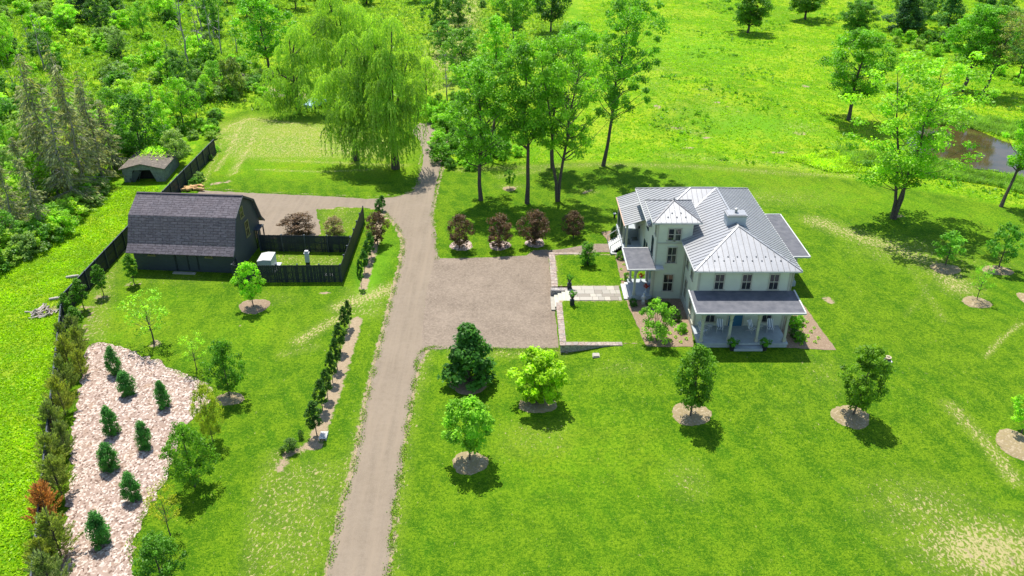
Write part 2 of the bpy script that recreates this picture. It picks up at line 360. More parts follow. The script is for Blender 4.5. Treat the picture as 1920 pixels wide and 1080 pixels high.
POND = [(1722, 240), (1795, 232), (1850, 250), (1885, 264), (1960, 285), (2040, 300), (2060, 330), (1990, 345), (1920, 330), (1860, 318), (1795, 312), (1735, 300), (1700, 268)]
pond_m = area(POND, 3.0); VZ = VZ - 1.2 * sst(pond_m, .2, 1)
meadow = np.zeros(len(VX))
for poly in ([(840, 318), (900, 308), (1130, 303), (1300, 305), (1480, 318), (1700, 352), (1930, 395), (2500, 470), (2900, 300), (2600, -60), (820, -60), (830, 200)],
             [(-900, 1300), (20, 1300), (85, 800), (112, 585), (243, 460), (330, 350), (405, 225), (500, 190), (760, 180), (840, 318), (860, -60), (-1500, -60)]):
    meadow = np.maximum(meadow, area(poly, 1.6))
meadow = np.maximum(meadow, sst(VY, 175, 200))
meadow = np.maximum(meadow, .55 * area([(400, 240), (470, 215), (600, 230), (780, 260), (770, 330), (500, 340), (380, 330)], 5))
meadow = np.maximum(meadow, .4 * blob(250, 600, 5, 5)); meadow = np.maximum(meadow, .35 * blob(480, 620, 4, 3))
meadow = np.maximum(meadow, .3 * blob(1080, 850, 8, 6)); meadow = np.maximum(meadow, .3 * area([(1150, 280), (1300, 300), (1900, 400), (1950, 460), (1500, 380), (1200, 340)], 4))
lush = np.clip(blob(1400, 230, 9, 7) + .8 * blob(1300, 90, 12, 16) + .6 * blob(1560, 330, 10, 4) * 0 + .7 * blob(690, 540, 1.5, 5) + .5 * blob(720, 480, 1.5, 6), 0, 1)
dry = np.full(len(VX), .09)
for f, k in ((blob(1850, 1030, 5.5, 3.5), .95), (blob(1740, 960, 5, 4), .55), (line([(1780, 760), (1860, 840), (1900, 900)], 1.1), .7), (blob(1700, 470, 7, 4.5), .55),
             (line([(1530, 415), (1600, 440), (1680, 465), (1760, 500), (1800, 540)], 3), .7), (blob(1420, 370, 12, 4), .4), (line([(1700, 590), (1740, 540), (1780, 480)], .6), .3),
             (line([(1680, 470), (1720, 520), (1770, 600)], .8), .4), (line([(1850, 668), (1872, 640), (1915, 606)], .35), .8),
             (line([(640, 575), (680, 560), (735, 540)], 1.8), .85), (line([(560, 640), (600, 615), (650, 590)], 1.2), .75), (line([(530, 665), (590, 650)], 1), .45),
             (area([(640, 540), (738, 535), (722, 600), (650, 600)], 2), .45),
             (area([(500, 860), (655, 860), (615, 1090), (460, 1090), (470, 960)], 3), .5), (line([(520, 850), (480, 960), (470, 1090)], 1), .5), (line([(590, 940), (560, 1090)], .8), .5),
             (line([(640, 640), (570, 850)], 1.0), .3), (line([(740, 800), (720, 950), (735, 1080)], 1.5), .35), (line([(800, 660), (770, 760), (752, 860), (735, 1000)], 1.2), .45), (line([(725, 650), (690, 760), (650, 900), (620, 1080)], 1.0), .5),
             (area([(940, 790), (1080, 780), (1070, 850), (930, 860)], 3), .35), (blob(1290, 900, 2, 3), .4), (blob(1170, 690, 4, 1.5), .35), (line([(1060, 660), (850, 665)], 1.2), .5),
             (blob(360, 520, 5, 2.5), .3), (blob(520, 560, 3, 2), .3), (blob(300, 520, 3, 2), .3), (blob(1190, 640, 4, 2), .2), (blob(1550, 700, 3, 4), .3), (blob(1500, 760, 8, 5), .15), (blob(1800, 500, 9, 3), .35),
             (area([(400, 235), (470, 215), (640, 235), (790, 270), (740, 300), (500, 300), (420, 300)], 4), .62), (line([(380, 345), (420, 260), (440, 230)], .7), .6), (line([(430, 330), (470, 250)], .6), .6), (line([(500, 300), (760, 310)], 1.0), .6), (line([(405, 320), (425, 290), (450, 240), (455, 225)], .5), .9), (line([(440, 325), (470, 270), (478, 240)], .5), .9), (line([(470, 240), (560, 248), (640, 262), (700, 285)], .6), .8), (line([(520, 272), (620, 280), (720, 300)], .5), .8), (line([(480, 318), (600, 322), (700, 318)], .5), .7), (line([(390, 300), (400, 262), (430, 235), (470, 222), (560, 232)], .7), .85),
             (line([(940, 330), (1020, 318)], 1.5), .5), (blob(960, 350, 2.5, 1.2), .5), (blob(1100, 360, 2.2, 1), .5), (line([(860, 318), (1130, 308), (1300, 312), (1480, 325), (1600, 330)], 1.6), .5),
             (blob(1240, 130, 4, 7), .5), (blob(1230, 160, 3, 4), .4), (blob(1340, 170, 3, 4), .4), (blob(1270, 240, 3, 2), .5), (blob(1310, 250, 2, 1.5), .6), (blob(1500, 240, 4, 3), .5), (blob(1340, 200, 6, 8), .35), (blob(1260, 200, 6, 8), .35), (line([(1250, 290), (1550, 320)], 2), .45),
             (area([(830, 0), (905, 0), (900, 90), (860, 130), (780, 170), (790, 120)], 6), .9), (blob(830, 160, 5, 8), .6), (area([(155, 640), (170, 540), (230, 480), (215, 560), (200, 640)], 1.5), .5),
             (blob(1500, 20, 6, 3), .5), (line([(600, 470), (650, 372), (720, 385)], 1.0), .5), (area([(585, 390), (680, 390), (660, 440), (600, 440)], 2), .4), (area([(500, 475), (640, 480), (635, 500), (490, 497)], 1), .5)):
    dry = np.maximum(dry, k * f)
dirt = np.zeros(len(VX))
for f, k in ((line([(612, 1090), (640, 960), (667, 860), (690, 740), (712, 650), (735, 560), (752, 490), (757, 455), (745, 425), (720, 397)], .65), .8),
             (line([(728, 1090), (742, 940), (759, 830), (777, 720), (797, 655)], .5), .75), (line([(797, 655), (900, 656), (1047, 656)], .6), .55), (line([(818, 487), (813, 440), (810, 400), (822, 345), (838, 290), (830, 245)], .6), .65),
             (line([(770, 362), (785, 335), (790, 290)], .6), .6), (line([(585, 393), (680, 388), (720, 395)], .5), .7), (line([(380, 352), (480, 359), (700, 369), (770, 360)], .4), .6), (line([(585, 393), (600, 440)], .6), .7),
             (line([(590, 835), (625, 740), (650, 660), (668, 600)], .95), .95), (line([(596, 830), (540, 850), (525, 880)], .8), .75), (line([(682, 540), (690, 500), (707, 450), (712, 400)], .75), .9), (blob(500, 550, .1, .1), 0),
             (line([(1551, 562), (1558, 566)], .8), .9), (line([(604, 550), (614, 550)], .45), 1.0), (line([(1240, 488), (1240, 490)], .3), .5), (line([(955, 352), (962, 353)], 1.0), .8), (line([(1095, 362), (1110, 356)], .7), .65),
             (line([(400, 345), (430, 340)], 1.0), .65), (line([(265, 620), (300, 615)], .1), 0), (line([(290, 643), (292, 645)], .9), .8), (line([(368, 694), (370, 696)], .4), .7), (line([(65, 590), (108, 565)], .1), 0), (blob(88, 585, 1.1, 1.6), .95),
             (line([(830, 235), (790, 170), (800, 130)], 1.2), .6), (line([(395, 125), (470, 160), (560, 178)], 2.4), .95), (blob(1640, 8, 3, 2), .9), (line([(1645, 5), (1635, 14)], 1.5), .9),
             (line([(170, 585), (160, 640)], 1.0), .55), (blob(190, 555, 1.6, 1.2), .6), (blob(157, 580, 1.6, 1.4), .6), (blob(252, 532, 1.5, 1), .6), (blob(230, 470, 1, 2.5), .6), (line([(1180, 560), (1163, 600)], .2), .4),
             (line([(1040, 470), (1010, 486), (1030, 462)], .4), .5), (line([(1840, 820), (1905, 900)], .35), .4), (line([(960, 300), (830, 260)], 1.0), .4), (line([(1230, 200), (1240, 300)], 1.0), .25), (blob(1680, 405, 1.2, .8), .8), (blob(1878, 387, .7, .5), .7),
             (blob(450, 610, .3, .3), .6), (line([(1870, 1000), (1900, 1060)], .6), .5), (line([(1790, 1020), (1850, 1060)], .7), .55), (blob(1262, 152, 1.6, 1.0), .75), (blob(1255, 120, 1.2, 0.8), .75), (blob(1322, 167, 0.9, 0.7), .75), (blob(1308, 175, 1.3, 0.8), .75), (blob(1345, 192, 1.2, 0.8), .75), (blob(1362, 200, 0.9, 0.7), .75), (blob(1290, 277, 1.8, 0.7), .75), (blob(1268, 240, 1.6, 0.8), .75), (blob(1500, 250, 1.6, 1.2), .75), (blob(1462, 286, 1.8, 0.8), .75), (blob(1510, 162, 1.4, 0.8), .75), (blob(1385, 210, 1.0, 0.6), .75), (blob(1232, 200, 1.0, 1.2), .75), (blob(1325, 258, 1.4, 0.6), .75), (blob(1905, 185, 1.5, 0.8), .75), (blob(1235, 60, 1.2, 1.0), .75)):
    dirt = np.maximum(dirt, k * f)
nx, ny = len(gx), len(gy); idx = np.arange(nx * ny).reshape(ny, nx)
F = np.stack([idx[:-1, :-1], idx[:-1, 1:], idx[1:, 1:], idx[1:, :-1]], -1).reshape(-1, 4)
gm = mesh_np('ground', np.stack([VX, VY, VZ], 1), F)
for nme, arr in (('meadow', meadow), ('dry', dry), ('dirt', dirt), ('lush', lush)):
    a = gm.attributes.new(nme, 'FLOAT', 'POINT'); a.data.foreach_set('value', arr.astype(np.float32))
tag(link('ground', gm, M['ground'], smooth=True), kind='structure')
def gz(x, y): return float(hgt(x, y))

# flat sheets laid on the ground
import bmesh
def densify(pts, step, jit=0.0, closed=True):
    out = []; n = len(pts)
    for i in range(n if closed else n - 1):
        a = np.array(pts[i]); b = np.array(pts[(i + 1) % n]); k = max(1, int(np.linalg.norm(b - a) / step))
        for j in range(k):
            p = a + (b - a) * j / k; out.append(tuple(p + rng.normal(0, jit, 2)))
    return out
def catmull(pts, k=6, closed=False):
    pts = [np.array(p, float) for p in pts]; n = len(pts); out = []
    for i in range(n if closed else n - 1):
        g = (lambda j: pts[j % n]) if closed else (lambda j: pts[max(0, min(n - 1, j))])
        a, b, c, d = g(i - 1), g(i), g(i + 1), g(i + 2)
        for j in range(k):
            t = j / k; out.append(.5 * ((2 * b) + (c - a) * t + (2 * a - 5 * b + 4 * c - d) * t * t + (3 * b - a - 3 * c + d) * t ** 3))
    if not closed: out.append(pts[-1])
    return out
def sheet(name, pts, m, lift, label=None, cat=None, kind='structure', zf=None, jit=0.0, step=.5, track=None):
    pts = densify(pts, step, jit) if step else pts
    bm = bmesh.new(); vs = [bm.verts.new((x, y, 0)) for x, y in pts]; es = [bm.edges.new((vs[i], vs[(i + 1) % len(vs)])) for i in range(len(vs))]
    bmesh.ops.triangle_fill(bm, use_beauty=True, use_dissolve=False, edges=es)
    for f in bm.faces:
        if f.normal.z < 0: f.normal_flip()
    if zf is None:
        bmesh.ops.subdivide_edges(bm, edges=[e for e in bm.edges if e.calc_length() > 1.2], cuts=2, use_grid_fill=True)
        bmesh.ops.triangulate(bm, faces=bm.faces)
    for v in bm.verts: v.co.z = (gz(v.co.x, v.co.y) if zf is None else zf) + lift
    me = bpy.data.meshes.new(name); bm.to_mesh(me); bm.free()
    if track is not None:
        a = me.attributes.new('track', 'FLOAT', 'POINT'); a.data.foreach_set('value', [track] * len(me.vertices))
    o = link(name, me, m); return tag(o, label, cat, kind=kind)
Wp = lambda l: [tuple(P(*p)[:2]) for p in l]
left = catmull(Wp([(606, 1130), (612, 1080), (640, 960), (667, 860), (690, 740), (712, 650), (735, 560), (752, 490), (757, 455), (745, 425), (720, 397), (685, 389)]))
isl = Wp([(640, 388), (592, 392), (600, 425), (600, 442), (540, 446), (497, 450)])
bk = Wp([(430, 420), (350, 372), (380, 357)])
topb = catmull(Wp([(380, 357), (480, 362), (600, 367), (700, 372), (765, 362), (784, 338), (793, 300), (787, 265), (772, 245)]))
farr = catmull(Wp([(790, 228), (835, 235), (840, 262), (832, 300), (818, 345), (812, 400), (817, 440), (820, 475)]))
rt = catmull(Wp([(822, 487), (800, 560), (795, 655), (775, 720), (757, 830), (740, 940), (726, 1080), (722, 1130)]))
sheet('driveway', [tuple(p) for p in left + isl + bk + topb + farr + rt], M['road'], .006, jit=.09, step=.45, track=1.0)
court = [(-8.7, 82.9), (-8.95, 75), (-8.6, 66.5), (-8.25, 64.25), (-4, 64.4), (4.35, 64.5), (4.3, 74), (4.1, 83.0), (4.0, 85.2), (2.5, 85.0), (1.6, 83.7), (-3, 83.2)]
sheet('parking_court', court, M['court'], .012, jit=.03, step=.5, track=0.0)
sheet('distant_track', catmull(Wp([(400, 118), (440, 130), (500, 165), (560, 176), (575, 188), (520, 182), (460, 160), (410, 140)]), 4, True), M['road'], .01, jit=.15, step=1, track=0)

# path from the court to the back porch, climbing to the raised ground
mb = MB(); n = 24
xs = np.linspace(3.95, 11.9, n)
for i in range(n - 1):
    a, b = xs[i], xs[i + 1]; mb.add([(a, 82.95, gz(a, 83) + .02), (b, 82.95, gz(b, 83) + .02), (b, 85.1, gz(b, 85) + .02), (a, 85.1, gz(a, 85) + .02)], [(0, 1, 2, 3)])
tag(mb.build('gravel_path', M['court']), kind='structure')

# courtyard lawn raised behind the walls, flagstone walk
def lawn_slab(name, x0, y0, x1, y1, z):
    nxx, nyy = int((x1 - x0) / .4), int((y1 - y0) / .4)
    X, Y = np.meshgrid(np.linspace(x0, x1, nxx), np.linspace(y0, y1, nyy)); V = np.stack([X.ravel(), Y.ravel(), np.full(X.size, z) + .02 * np.sin(X.ravel()) * np.cos(Y.ravel())], 1)
    I = np.arange(nxx * nyy).reshape(nyy, nxx); Fq = np.stack([I[:-1, :-1], I[:-1, 1:], I[1:, 1:], I[1:, :-1]], -1).reshape(-1, 4)
    me = mesh_np(name, V, Fq)
    ex = np.minimum.reduce([V[:, 0] - x0, V[:, 1] - y0, y1 - V[:, 1]])
    for k, arr in (('meadow', .25 * np.exp(-((V[:, 0] - (x0 + x1) / 2) / 2) ** 2 - ((V[:, 1] - y0 - 2) / 2) ** 2)), ('dry', np.clip(.5 - ex * .7, .06, .5)), ('dirt', np.clip(.6 - ex * 2.2, 0, .6))):
        a = me.attributes.new(k, 'FLOAT', 'POINT'); a.data.foreach_set('value', arr.astype(np.float32))
    return tag(link(name, me, M['ground']), kind='structure')
lawn_slab('courtyard_lawn', 4.75, 64.0, 11.55, 71.95, G + .03)
lawn_slab('courtyard_lawn', 4.75, 75.0, 11.45, 82.4, G + .03)
mb = MB(); y = 72.0
for row, hh in enumerate((.75, .6, .8, .85)):
    x = 5.85
    while x < 11.0:
        wv = random.choice((.6, .8, 1.0, 1.3)); x2 = min(x + wv, 11.08); 
        if 11.08 - x2 < .3: x2 = 11.08
        mb.val = random.random(); mb.box(x + .012, y + .012, G - .02, x2 - .012, y + hh - .012, G + .05); x = x2
    y += hh
tag(mb.build('flagstone_walk', M['flag']), kind='structure')

# ------------------------------------------------------------------ stone walls and entry steps
L0 = (4.45, 63.7, 0)
t = thing('stone_wall', 'low dry stone wall with pink cap stones, round the lower lawn and tapering into the grass', 'stone wall', L0)
def capbox(mb, x0, y0, x1, y1, z, th=.1, step=.55):
    lx, ly = x1 - x0, y1 - y0; nn = max(1, int(max(lx, ly) / step)); 
    for i in range(nn):
        a, b = i / nn, (i + 1) / nn; j = random.uniform(-.02, .02); k = random.uniform(-.015, .015)
        if lx > ly: mb.box(x0 + lx * a + .01, y0 + k, z - th, x0 + lx * b - .01, y1 + k, z + j)
        else: mb.box(x0 + k, y0 + ly * a + .01, z - th, x1 + k, y0 + ly * b - .01, z + j)
mb = MB(); mb.box(4.5, 64.25, -.1, 4.95, 71.5, G - .02); mb.prism([(4.47, 63.72), (10.05, 63.66), (10.05, 64.08), (4.47, 64.24)], lambda p: gz(p[0], 63.7) - .4, G - .02)
mb.build('stone_body', M['wallstone'], t, L0)
mb = MB(); capbox(mb, 4.4, 64.26, 5.0, 71.55, G + .08); capbox(mb, 4.38, 63.64, 10.15, 64.2, G + .08)
mb.build('cap_stones', M['cap'], t, L0)
L1 = (4.45, 78, 0)
t = thing('stone_wall', 'low dry stone wall round the upper lawn beside the path to the back porch', 'stone wall', L1)
mb = MB(); mb.box(4.2, 74.95, -.1, 4.65, 82.35, G - .02); mb.prism([(4.2, 82.36), (8.4, 82.36), (8.4, 82.7), (4.2, 82.7)], lambda p: gz(p[0], 82) - .2, G - .02); mb.build('stone_body', M['wallstone'], t, L1)
mb = MB(); capbox(mb, 4.1, 74.85, 4.75, 82.3, G + .08); capbox(mb, 4.1, 82.32, 8.5, 82.75, G + .07); mb.build('cap_stones', M['cap'], t, L1)
t = thing('garden_steps', 'pale stone steps rising from the gravel to the flagstone walk', 'steps', (4.7, 73.2, 0))
Ls = (4.7, 73.2, 0)
for i in range(5):
    mb = MB(); x0 = 3.95 + i * .38; mb.val = .5; mb.box(x0, 71.62 if i else 71.3, -.02 + (i * .165 if i else 0), x0 + (.42 if i < 4 else .5), 74.1 if i else 74.0, .165 * (i + 1)); mb.build('step', M['stonewhite'] if i == 0 else M['cream'], t, Ls)
mb = MB(); mb.box(4.0, 74.2, -.05, 5.85, 74.8, G - .04); mb.build('side_wall', M['wallstone'], t, Ls)

# planting beds
sheet('mulch_bed', [(12.3, 63.5), (16.6, 63.45), (17.05, 66.3), (17.05, 72.4), (14.1, 72.38), (11.35, 72.1), (11.75, 69.5)], M['mulch'], .025, jit=.04)
sheet('mulch_bed', [(11.45, 75.3), (12.6, 75.3), (12.6, 82.3), (11.45, 82.9)], M['mulch'], .03, jit=.04)
sheet('mulch_bed', [(25.0, 63.3), (29.5, 62.9), (29.0, 73.2), (25.5, 73.2)], M['mulch'], .025, jit=.03)
sheet('mulch_bed', [(11.1, 85.3), (12.3, 85.3), (12.3, 88.9), (10.6, 88.2)], M['mulch'], .03, jit=.05)
chip = [(165, 650), (190, 643), (225, 648), (262, 665), (300, 678), (340, 700), (375, 712), (395, 728), (400, 748), (375, 775), (350, 800), (330, 840), (322, 880), (300, 920), (280, 950), (262, 985), (250, 1020), (245, 1060), (262, 1100), (100, 1150), (118, 1020), (130, 900), (140, 780), (155, 700)]
sheet('wood_chip_bed', [tuple(p) for p in catmull(Wp(chip), 5, True)], M['chips'], .03, jit=.13, step=.35)

# ------------------------------------------------------------------ the house
HL = (21.3, 75.0, G)
house = thing('house', 'pale sage Italianate house with white metal hip roofs, a square tower and porches', 'house', HL)
def part(mb, name, m, parent=None, smooth=False): return mb.build(name, M[m] if isinstance(m, str) else m, parent or house, HL, smooth)
X0, X1, Y0, Y1, WX = 17.1, 25.5, 66.4, 85.0, 14.35
mb = MB(); mb.prism([(X0, Y0), (X1, Y0), (X1, Y1), (WX, Y1), (WX, 76.0), (X0, 76.0)], G - .1, 7.3); wall = part(mb, 'wall', 'siding')
mb = MB()
for x, y in ((X0, Y0), (X1, Y0)): mb.box(x - .06, y - .06, G, x + .14 if x == X0 else x + .06, y + .14, 7.25) if x == X0 else mb.box(x - .14, y - .06, G, x + .06, y + .14, 7.25)
mb.box(X0 - .05, Y0 - .05, 6.95, X1 + .05, Y0 - .002, 7.28); mb.box(X0 - .08, Y0 + .2, G, X0 - .003, 72.4, G + .55); mb.box(X0 - .05, Y0, 6.95, X0 - .003, 72.4, 7.28)
part(mb, 'corner_trim', 'cream')
TW = (14.1, 72.4, 17.5, 77.2)
mb = MB(); mb.box(TW[0], TW[1], G - .1, TW[2], TW[3], 9.3); tower = part(mb, 'tower_wall', 'siding')
mb = MB()
for x0, x1 in ((14.04, 14.2), (16.9, 17.08)): mb.box(x0, 72.34, G, x1, 72.397, 9.25 if x0 < 15 else 7.2)
mb.box(14.04, 72.34, 9.0, 17.56, 72.397, 9.28); mb.box(14.0, 72.34, 8.95, 14.097, 77.2, 9.27); mb.box(14.1, 72.33, 6.95, 17.08, 72.396, 7.08)
part(mb, 'tower_trim', 'cream', tower)
def seam_face(mbp, mbs, poly, down, sp=.52, th=.07, off=0):
    mbs = mbp
    """poly: planar 3-D polygon, down: 2-D unit vector of the fall line"""
    mbp.slab(poly, th); p = np.array(poly); a = p[1] - p[0]; 
    nrm = np.zeros(3)
    for i in range(1, len(p) - 1): nrm += np.cross(p[i] - p[0], p[i + 1] - p[0])
    nrm /= np.linalg.norm(nrm); nrm *= np.sign(nrm[2]); z = lambda x, y: p[0][2] - (nrm[0] * (x - p[0][0]) + nrm[1] * (y - p[0][1])) / nrm[2]
    d = np.array(down, float); q = np.array((-d[1], d[0])); s = p[:, :2] @ q; k0, k1 = s.min(), s.max()
    k = k0 + sp * .5 + off
    while k < k1 - .05:
        hits = []
        for i in range(len(p)):
            sa, sb = s[i], s[(i + 1) % len(p)]
            if (sa - k) * (sb - k) < 0:
                tt = (k - sa) / (sb - sa); hits.append(p[i, :2] * (1 - tt) + p[(i + 1) % len(p), :2] * tt)
        hits.sort(key=lambda h: h @ d)
        for i in range(0, len(hits) - 1, 2):
            h0, h1 = hits[i], hits[i + 1]
            if np.linalg.norm(h1 - h0) > .1: mbs.cur = 1; mbs.bar((h0[0], h0[1], z(*h0) + .02), (h1[0], h1[1], z(*h1) + .02), .035, .05); mbs.cur = 0
        k += sp
def hips(mb, segs):
    for a, b in segs: mb.bar((a[0], a[1], a[2] + .03), (b[0], b[1], b[2] + .03), .16, .05)
EZ, RZ = 7.42, 9.55; ex0, ex1, ey0, ey1, ewx = 16.5, 26.2, 65.8, 85.6, 13.75
cx = 21.35; ra = (cx, 70.9, RZ); rb = (cx, 80.5, RZ); rw = (18.65, 80.5, RZ)
kx = (cx - ex0) / 1; fy = lambda z: 0
sfront = 80.5 - (cx - ex0)               # eave of the wing front face mirrors the main slope
vy = 80.5 - (rw[0] - ewx)                # wing front eave row
inner = (ex0, 80.5 - (cx - ex0), EZ); 
mp_, ms = MB(), MB()
E0, E1, E2, E3 = (ex0, ey0, EZ), (ex1, ey0, EZ), (ex1, ey1, EZ), (ewx, ey1, EZ); E4 = (ewx, 75.6, EZ); E5 = (ex0, 75.6, EZ)
seam_face(mp_, ms, [E0, E1, ra], (0, -1))
seam_face(mp_, ms, [E1, E2, rb, ra], (1, 0))
seam_face(mp_, ms, [E0, ra, rb, E5], (-1, 0))
seam_face(mp_, ms, [E2, E3, rw, rb], (0, 1))
seam_face(mp_, ms, [E3, E4, rw], (-1, 0))
seam_face(mp_, ms, [E4, E5, rb, rw], (0, -1))
roof = part(mp_, 'roof', 'zinc')
mb = MB(); hips(mb, [(E0, ra), (E1, ra), (ra, rb), (rb, E2), (rb, rw), (rw, E3), (rw, E4), (rb, E5)]); part(mb, 'ridge_caps', 'zinc', roof)
mb = MB()
for a, b in ((E0, E1), (E1, E2), (E3, E4), (E0, (ex0, 72.3, EZ))): mb.bar((a[0], a[1], a[2] - .1), (b[0], b[1], b[2] - .1), .12, .13)
part(mb, 'gutter', 'white', roof)
mb = MB(); mb.prism([(ex0 + .03, ey0 + .03), (ex1 - .03, ey0 + .03), (ex1 - .03, ey1 - .03), (ewx + .03, ey1 - .03), (ewx + .03, 75.65), (ex0 + .03, 75.65)], 7.24, 7.31); part(mb, 'soffit', 'cream', roof)
mb = MB()
for r_, yy, zz in ((0, 66.9, 0), (1, 67.35, 0)):
    for i in range(10 - r_):
        mb = MB(); x = 17.6 + i * .86 + r_ * .43; z = EZ + (yy - 65.8) * (RZ - EZ) / 5.1; mb.lathe([(.07, 0), (.07, .06), (.02, .1)], (x, yy, z), 6); part(mb, 'snow_guard', 'seam', roof)
# chimney
mb = MB(); mb.box(20.45, 71.6, 8.6, 22.25, 72.9, 10.15); ch = part(mb, 'chimney', mat('chimney stucco', (.42, .45, .47), (.34, .37, .39), 2, .8), roof)
mb = MB(); mb.box(20.38, 71.52, 10.15, 22.32, 72.98, 10.3); mb.box(20.5, 71.65, 10.3, 22.2, 72.85, 10.36); mb.lathe([(.13, 0), (.13, .3), (.2, .32), (.2, .4), (.05, .46)], (21.35, 72.25, 10.36), 10); part(mb, 'chimney_cap', 'zinc', ch)
# tower roof
tz, ta = 9.4, (15.86, 74.75, 10.55); T = [(13.5, 71.95, tz), (18.2, 71.95, tz), (18.2, 77.55, tz), (13.5, 77.55, tz)]
mp_, ms = MB(), MB()
for i, dn in enumerate(((0, -1), (1, 0), (0, 1), (-1, 0))): seam_face(mp_, ms, [T[i], T[(i + 1) % 4], ta], dn, .5)
troof = part(mp_, 'tower_roof', 'zinc')
mb = MB(); hips(mb, [(q, ta) for q in T]); mb.lathe([(.12, 0), (.05, .2), (.01, .3)], (ta[0], ta[1], ta[2]), 6); part(mb, 'ridge_caps', 'seam', troof)
mb = MB()
for i in range(4): a, b = T[i], T[(i + 1) % 4]; mb.bar((a[0], a[1], tz - .1), (b[0], b[1], tz - .1), .1, .12)
mb.box(13.53, 71.98, 9.24, 18.17, 77.5, 9.3); part(mb, 'gutter', 'white', troof)
for a_ in [(15.0 + .85 * i, 72.6, 9.68) for i in range(3)] + [(15.45 + .85 * i, 73.1, 9.88) for i in range(2)]:
    mb = MB(); mb.lathe([(.07, 0), (.07, .06), (.02, .1)], a_, 6); part(mb, 'snow_guard', 'seam', troof)
# windows: face 'f' looks to -Y at depth c, face 'l' looks to -X at x=c
def window(face, c, a, z0, w_, h_, parent=None, arched=False, panes=2, frame='cream', par=None, L=HL, glass='glass'):
    fr, gl, sl = MB(), MB(), MB()
    def bx(m_, a0, zz0, a1, zz1, d0, d1):
        if face == 'f': m_.box(a0, c - d1, zz0, a1, c - d0, zz1)
        elif face == 'l': m_.box(c - d1, a0, zz0, c - d0, a1, zz1)
        else: m_.box(c + d0, a0, zz0, c + d1, a1, zz1)
    a0, a1, z1 = a - w_ / 2, a + w_ / 2, z0 + h_; t_ = .1
    bx(fr, a0 - t_, z0, a0, z1 + t_, 0.002, .07); bx(fr, a1, z0, a1 + t_, z1 + t_, .002, .07); bx(fr, a0, z1, a1, z1 + t_, .002, .07)
    bx(fr, a0, z0 + h_ * .48, a1, z0 + h_ * .53, .02, .05)
    for i in range(1, panes): x = a0 + w_ * i / panes; bx(fr, x - .02, z0 + .001, x + .02, z0 + h_ * .479, .02, .045); bx(fr, x - .02, z0 + h_ * .531, x + .02, z1 - .001, .02, .045)
    bx(gl, a0 + .002, z0, a1 - .002, z1, .003, .015)
    bx(sl, a0 - .18, z0 - .1, a1 + .18, z0 - .003, .002, .12)
    o = fr.build('window', M[frame], par or house, L); gl.build('pane', M[glass], o, (0, 0, 0) if False else L); sl.build('sill', M[frame], o, L)
    return o
for x in (19.0, 21.5, 24.0): window('f', Y0, x, 5.25, .78, 1.5)
window('f', 72.4, 15.43, 7.35, .5, 1.2, panes=1); window('f', 72.4, 16.1, 7.35, .5, 1.2, panes=1); window('f', 72.4, 15.68, 4.9, .8, 1.65); window('f', 72.4, 15.58, 1.75, .88, 1.8)
for y in (69.0, 71.2): window('l', X0, y, 5.0, .8, 1.6)
window('l', X0, 68.3, 1.8, .85, 1.9); window('l', X0, 71.0, 1.8, .85, 1.9)
window('l', 14.1, 73.2, 7.6, .45, 1.0, panes=1); window('l', 14.1, 74.4, 4.95, .7, 1.7, frame='greendoor')
window('l', WX, 79.0, 5.6, .7, 1.3, frame='greendoor'); window('l', WX, 78.6, 1.6, .8, 2.2, frame='greendoor')
window('l', WX, 80.2, 2.6, .7, .9, frame='greendoor')
for x in (18.6, 23.9): window('f', Y0, x, 1.75, .8, 1.75)
mb = MB(); mb.box(20.35, Y0 - .06, 1.28, 21.65, Y0 - .003, 3.6); dr = part(mb, 'front_door', 'bluedoor')
mb = MB(); mb.box(20.2, Y0 - .08, 1.26, 20.35, Y0 - .002, 3.75); mb.box(21.65, Y0 - .08, 1.26, 21.8, Y0 - .002, 3.75); mb.box(20.35, Y0 - .08, 3.602, 21.65, Y0 - .002, 3.75); part(mb, 'door_frame', 'cream', dr)
# downpipes
for a_ in ((17.0, 72.28), (25.7, 66.5)): mb = MB(); mb.tube([(*a_, 7.2), (*a_, G)], [.05, .05], 6); part(mb, 'downpipe', 'cream')
# bracketed porch posts
def post(x, y, z0, z1, s=.2, arms=((1, 0), (-1, 0), (0, 1)), name='porch_post'):
    mb = MB(); mb.box(x - s / 2, y - s / 2, z0 + .35, x + s / 2, y + s / 2, z1); mb.box(x - s * .75, y - s * .75, z0, x + s * .75, y + s * .75, z0 + .35); mb.box(x - s * .7, y - s * .7, z1 - .95, x + s * .7, y + s * .7, z1 - .87)
    for ax, ay in arms:
        pts = [(x + ax * (s / 2 + .62 * (1 - math.cos(u))), y + ay * (s / 2 + .62 * (1 - math.cos(u))), z1 - .72 + .68 * math.sin(u)) for u in np.linspace(0, math.pi / 2, 7)]
        for p, q in zip(pts[:-1], pts[1:]): mb.bar(p, q, .1, .12, up=(ay, ax, 0))
        mb.bar((x + ax * s * .6, y + ay * s * .6, z1 - .1), (x + ax * .75, y + ay * .75, z1 - .1), .09, .16)
    return part(mb, name, 'cream')
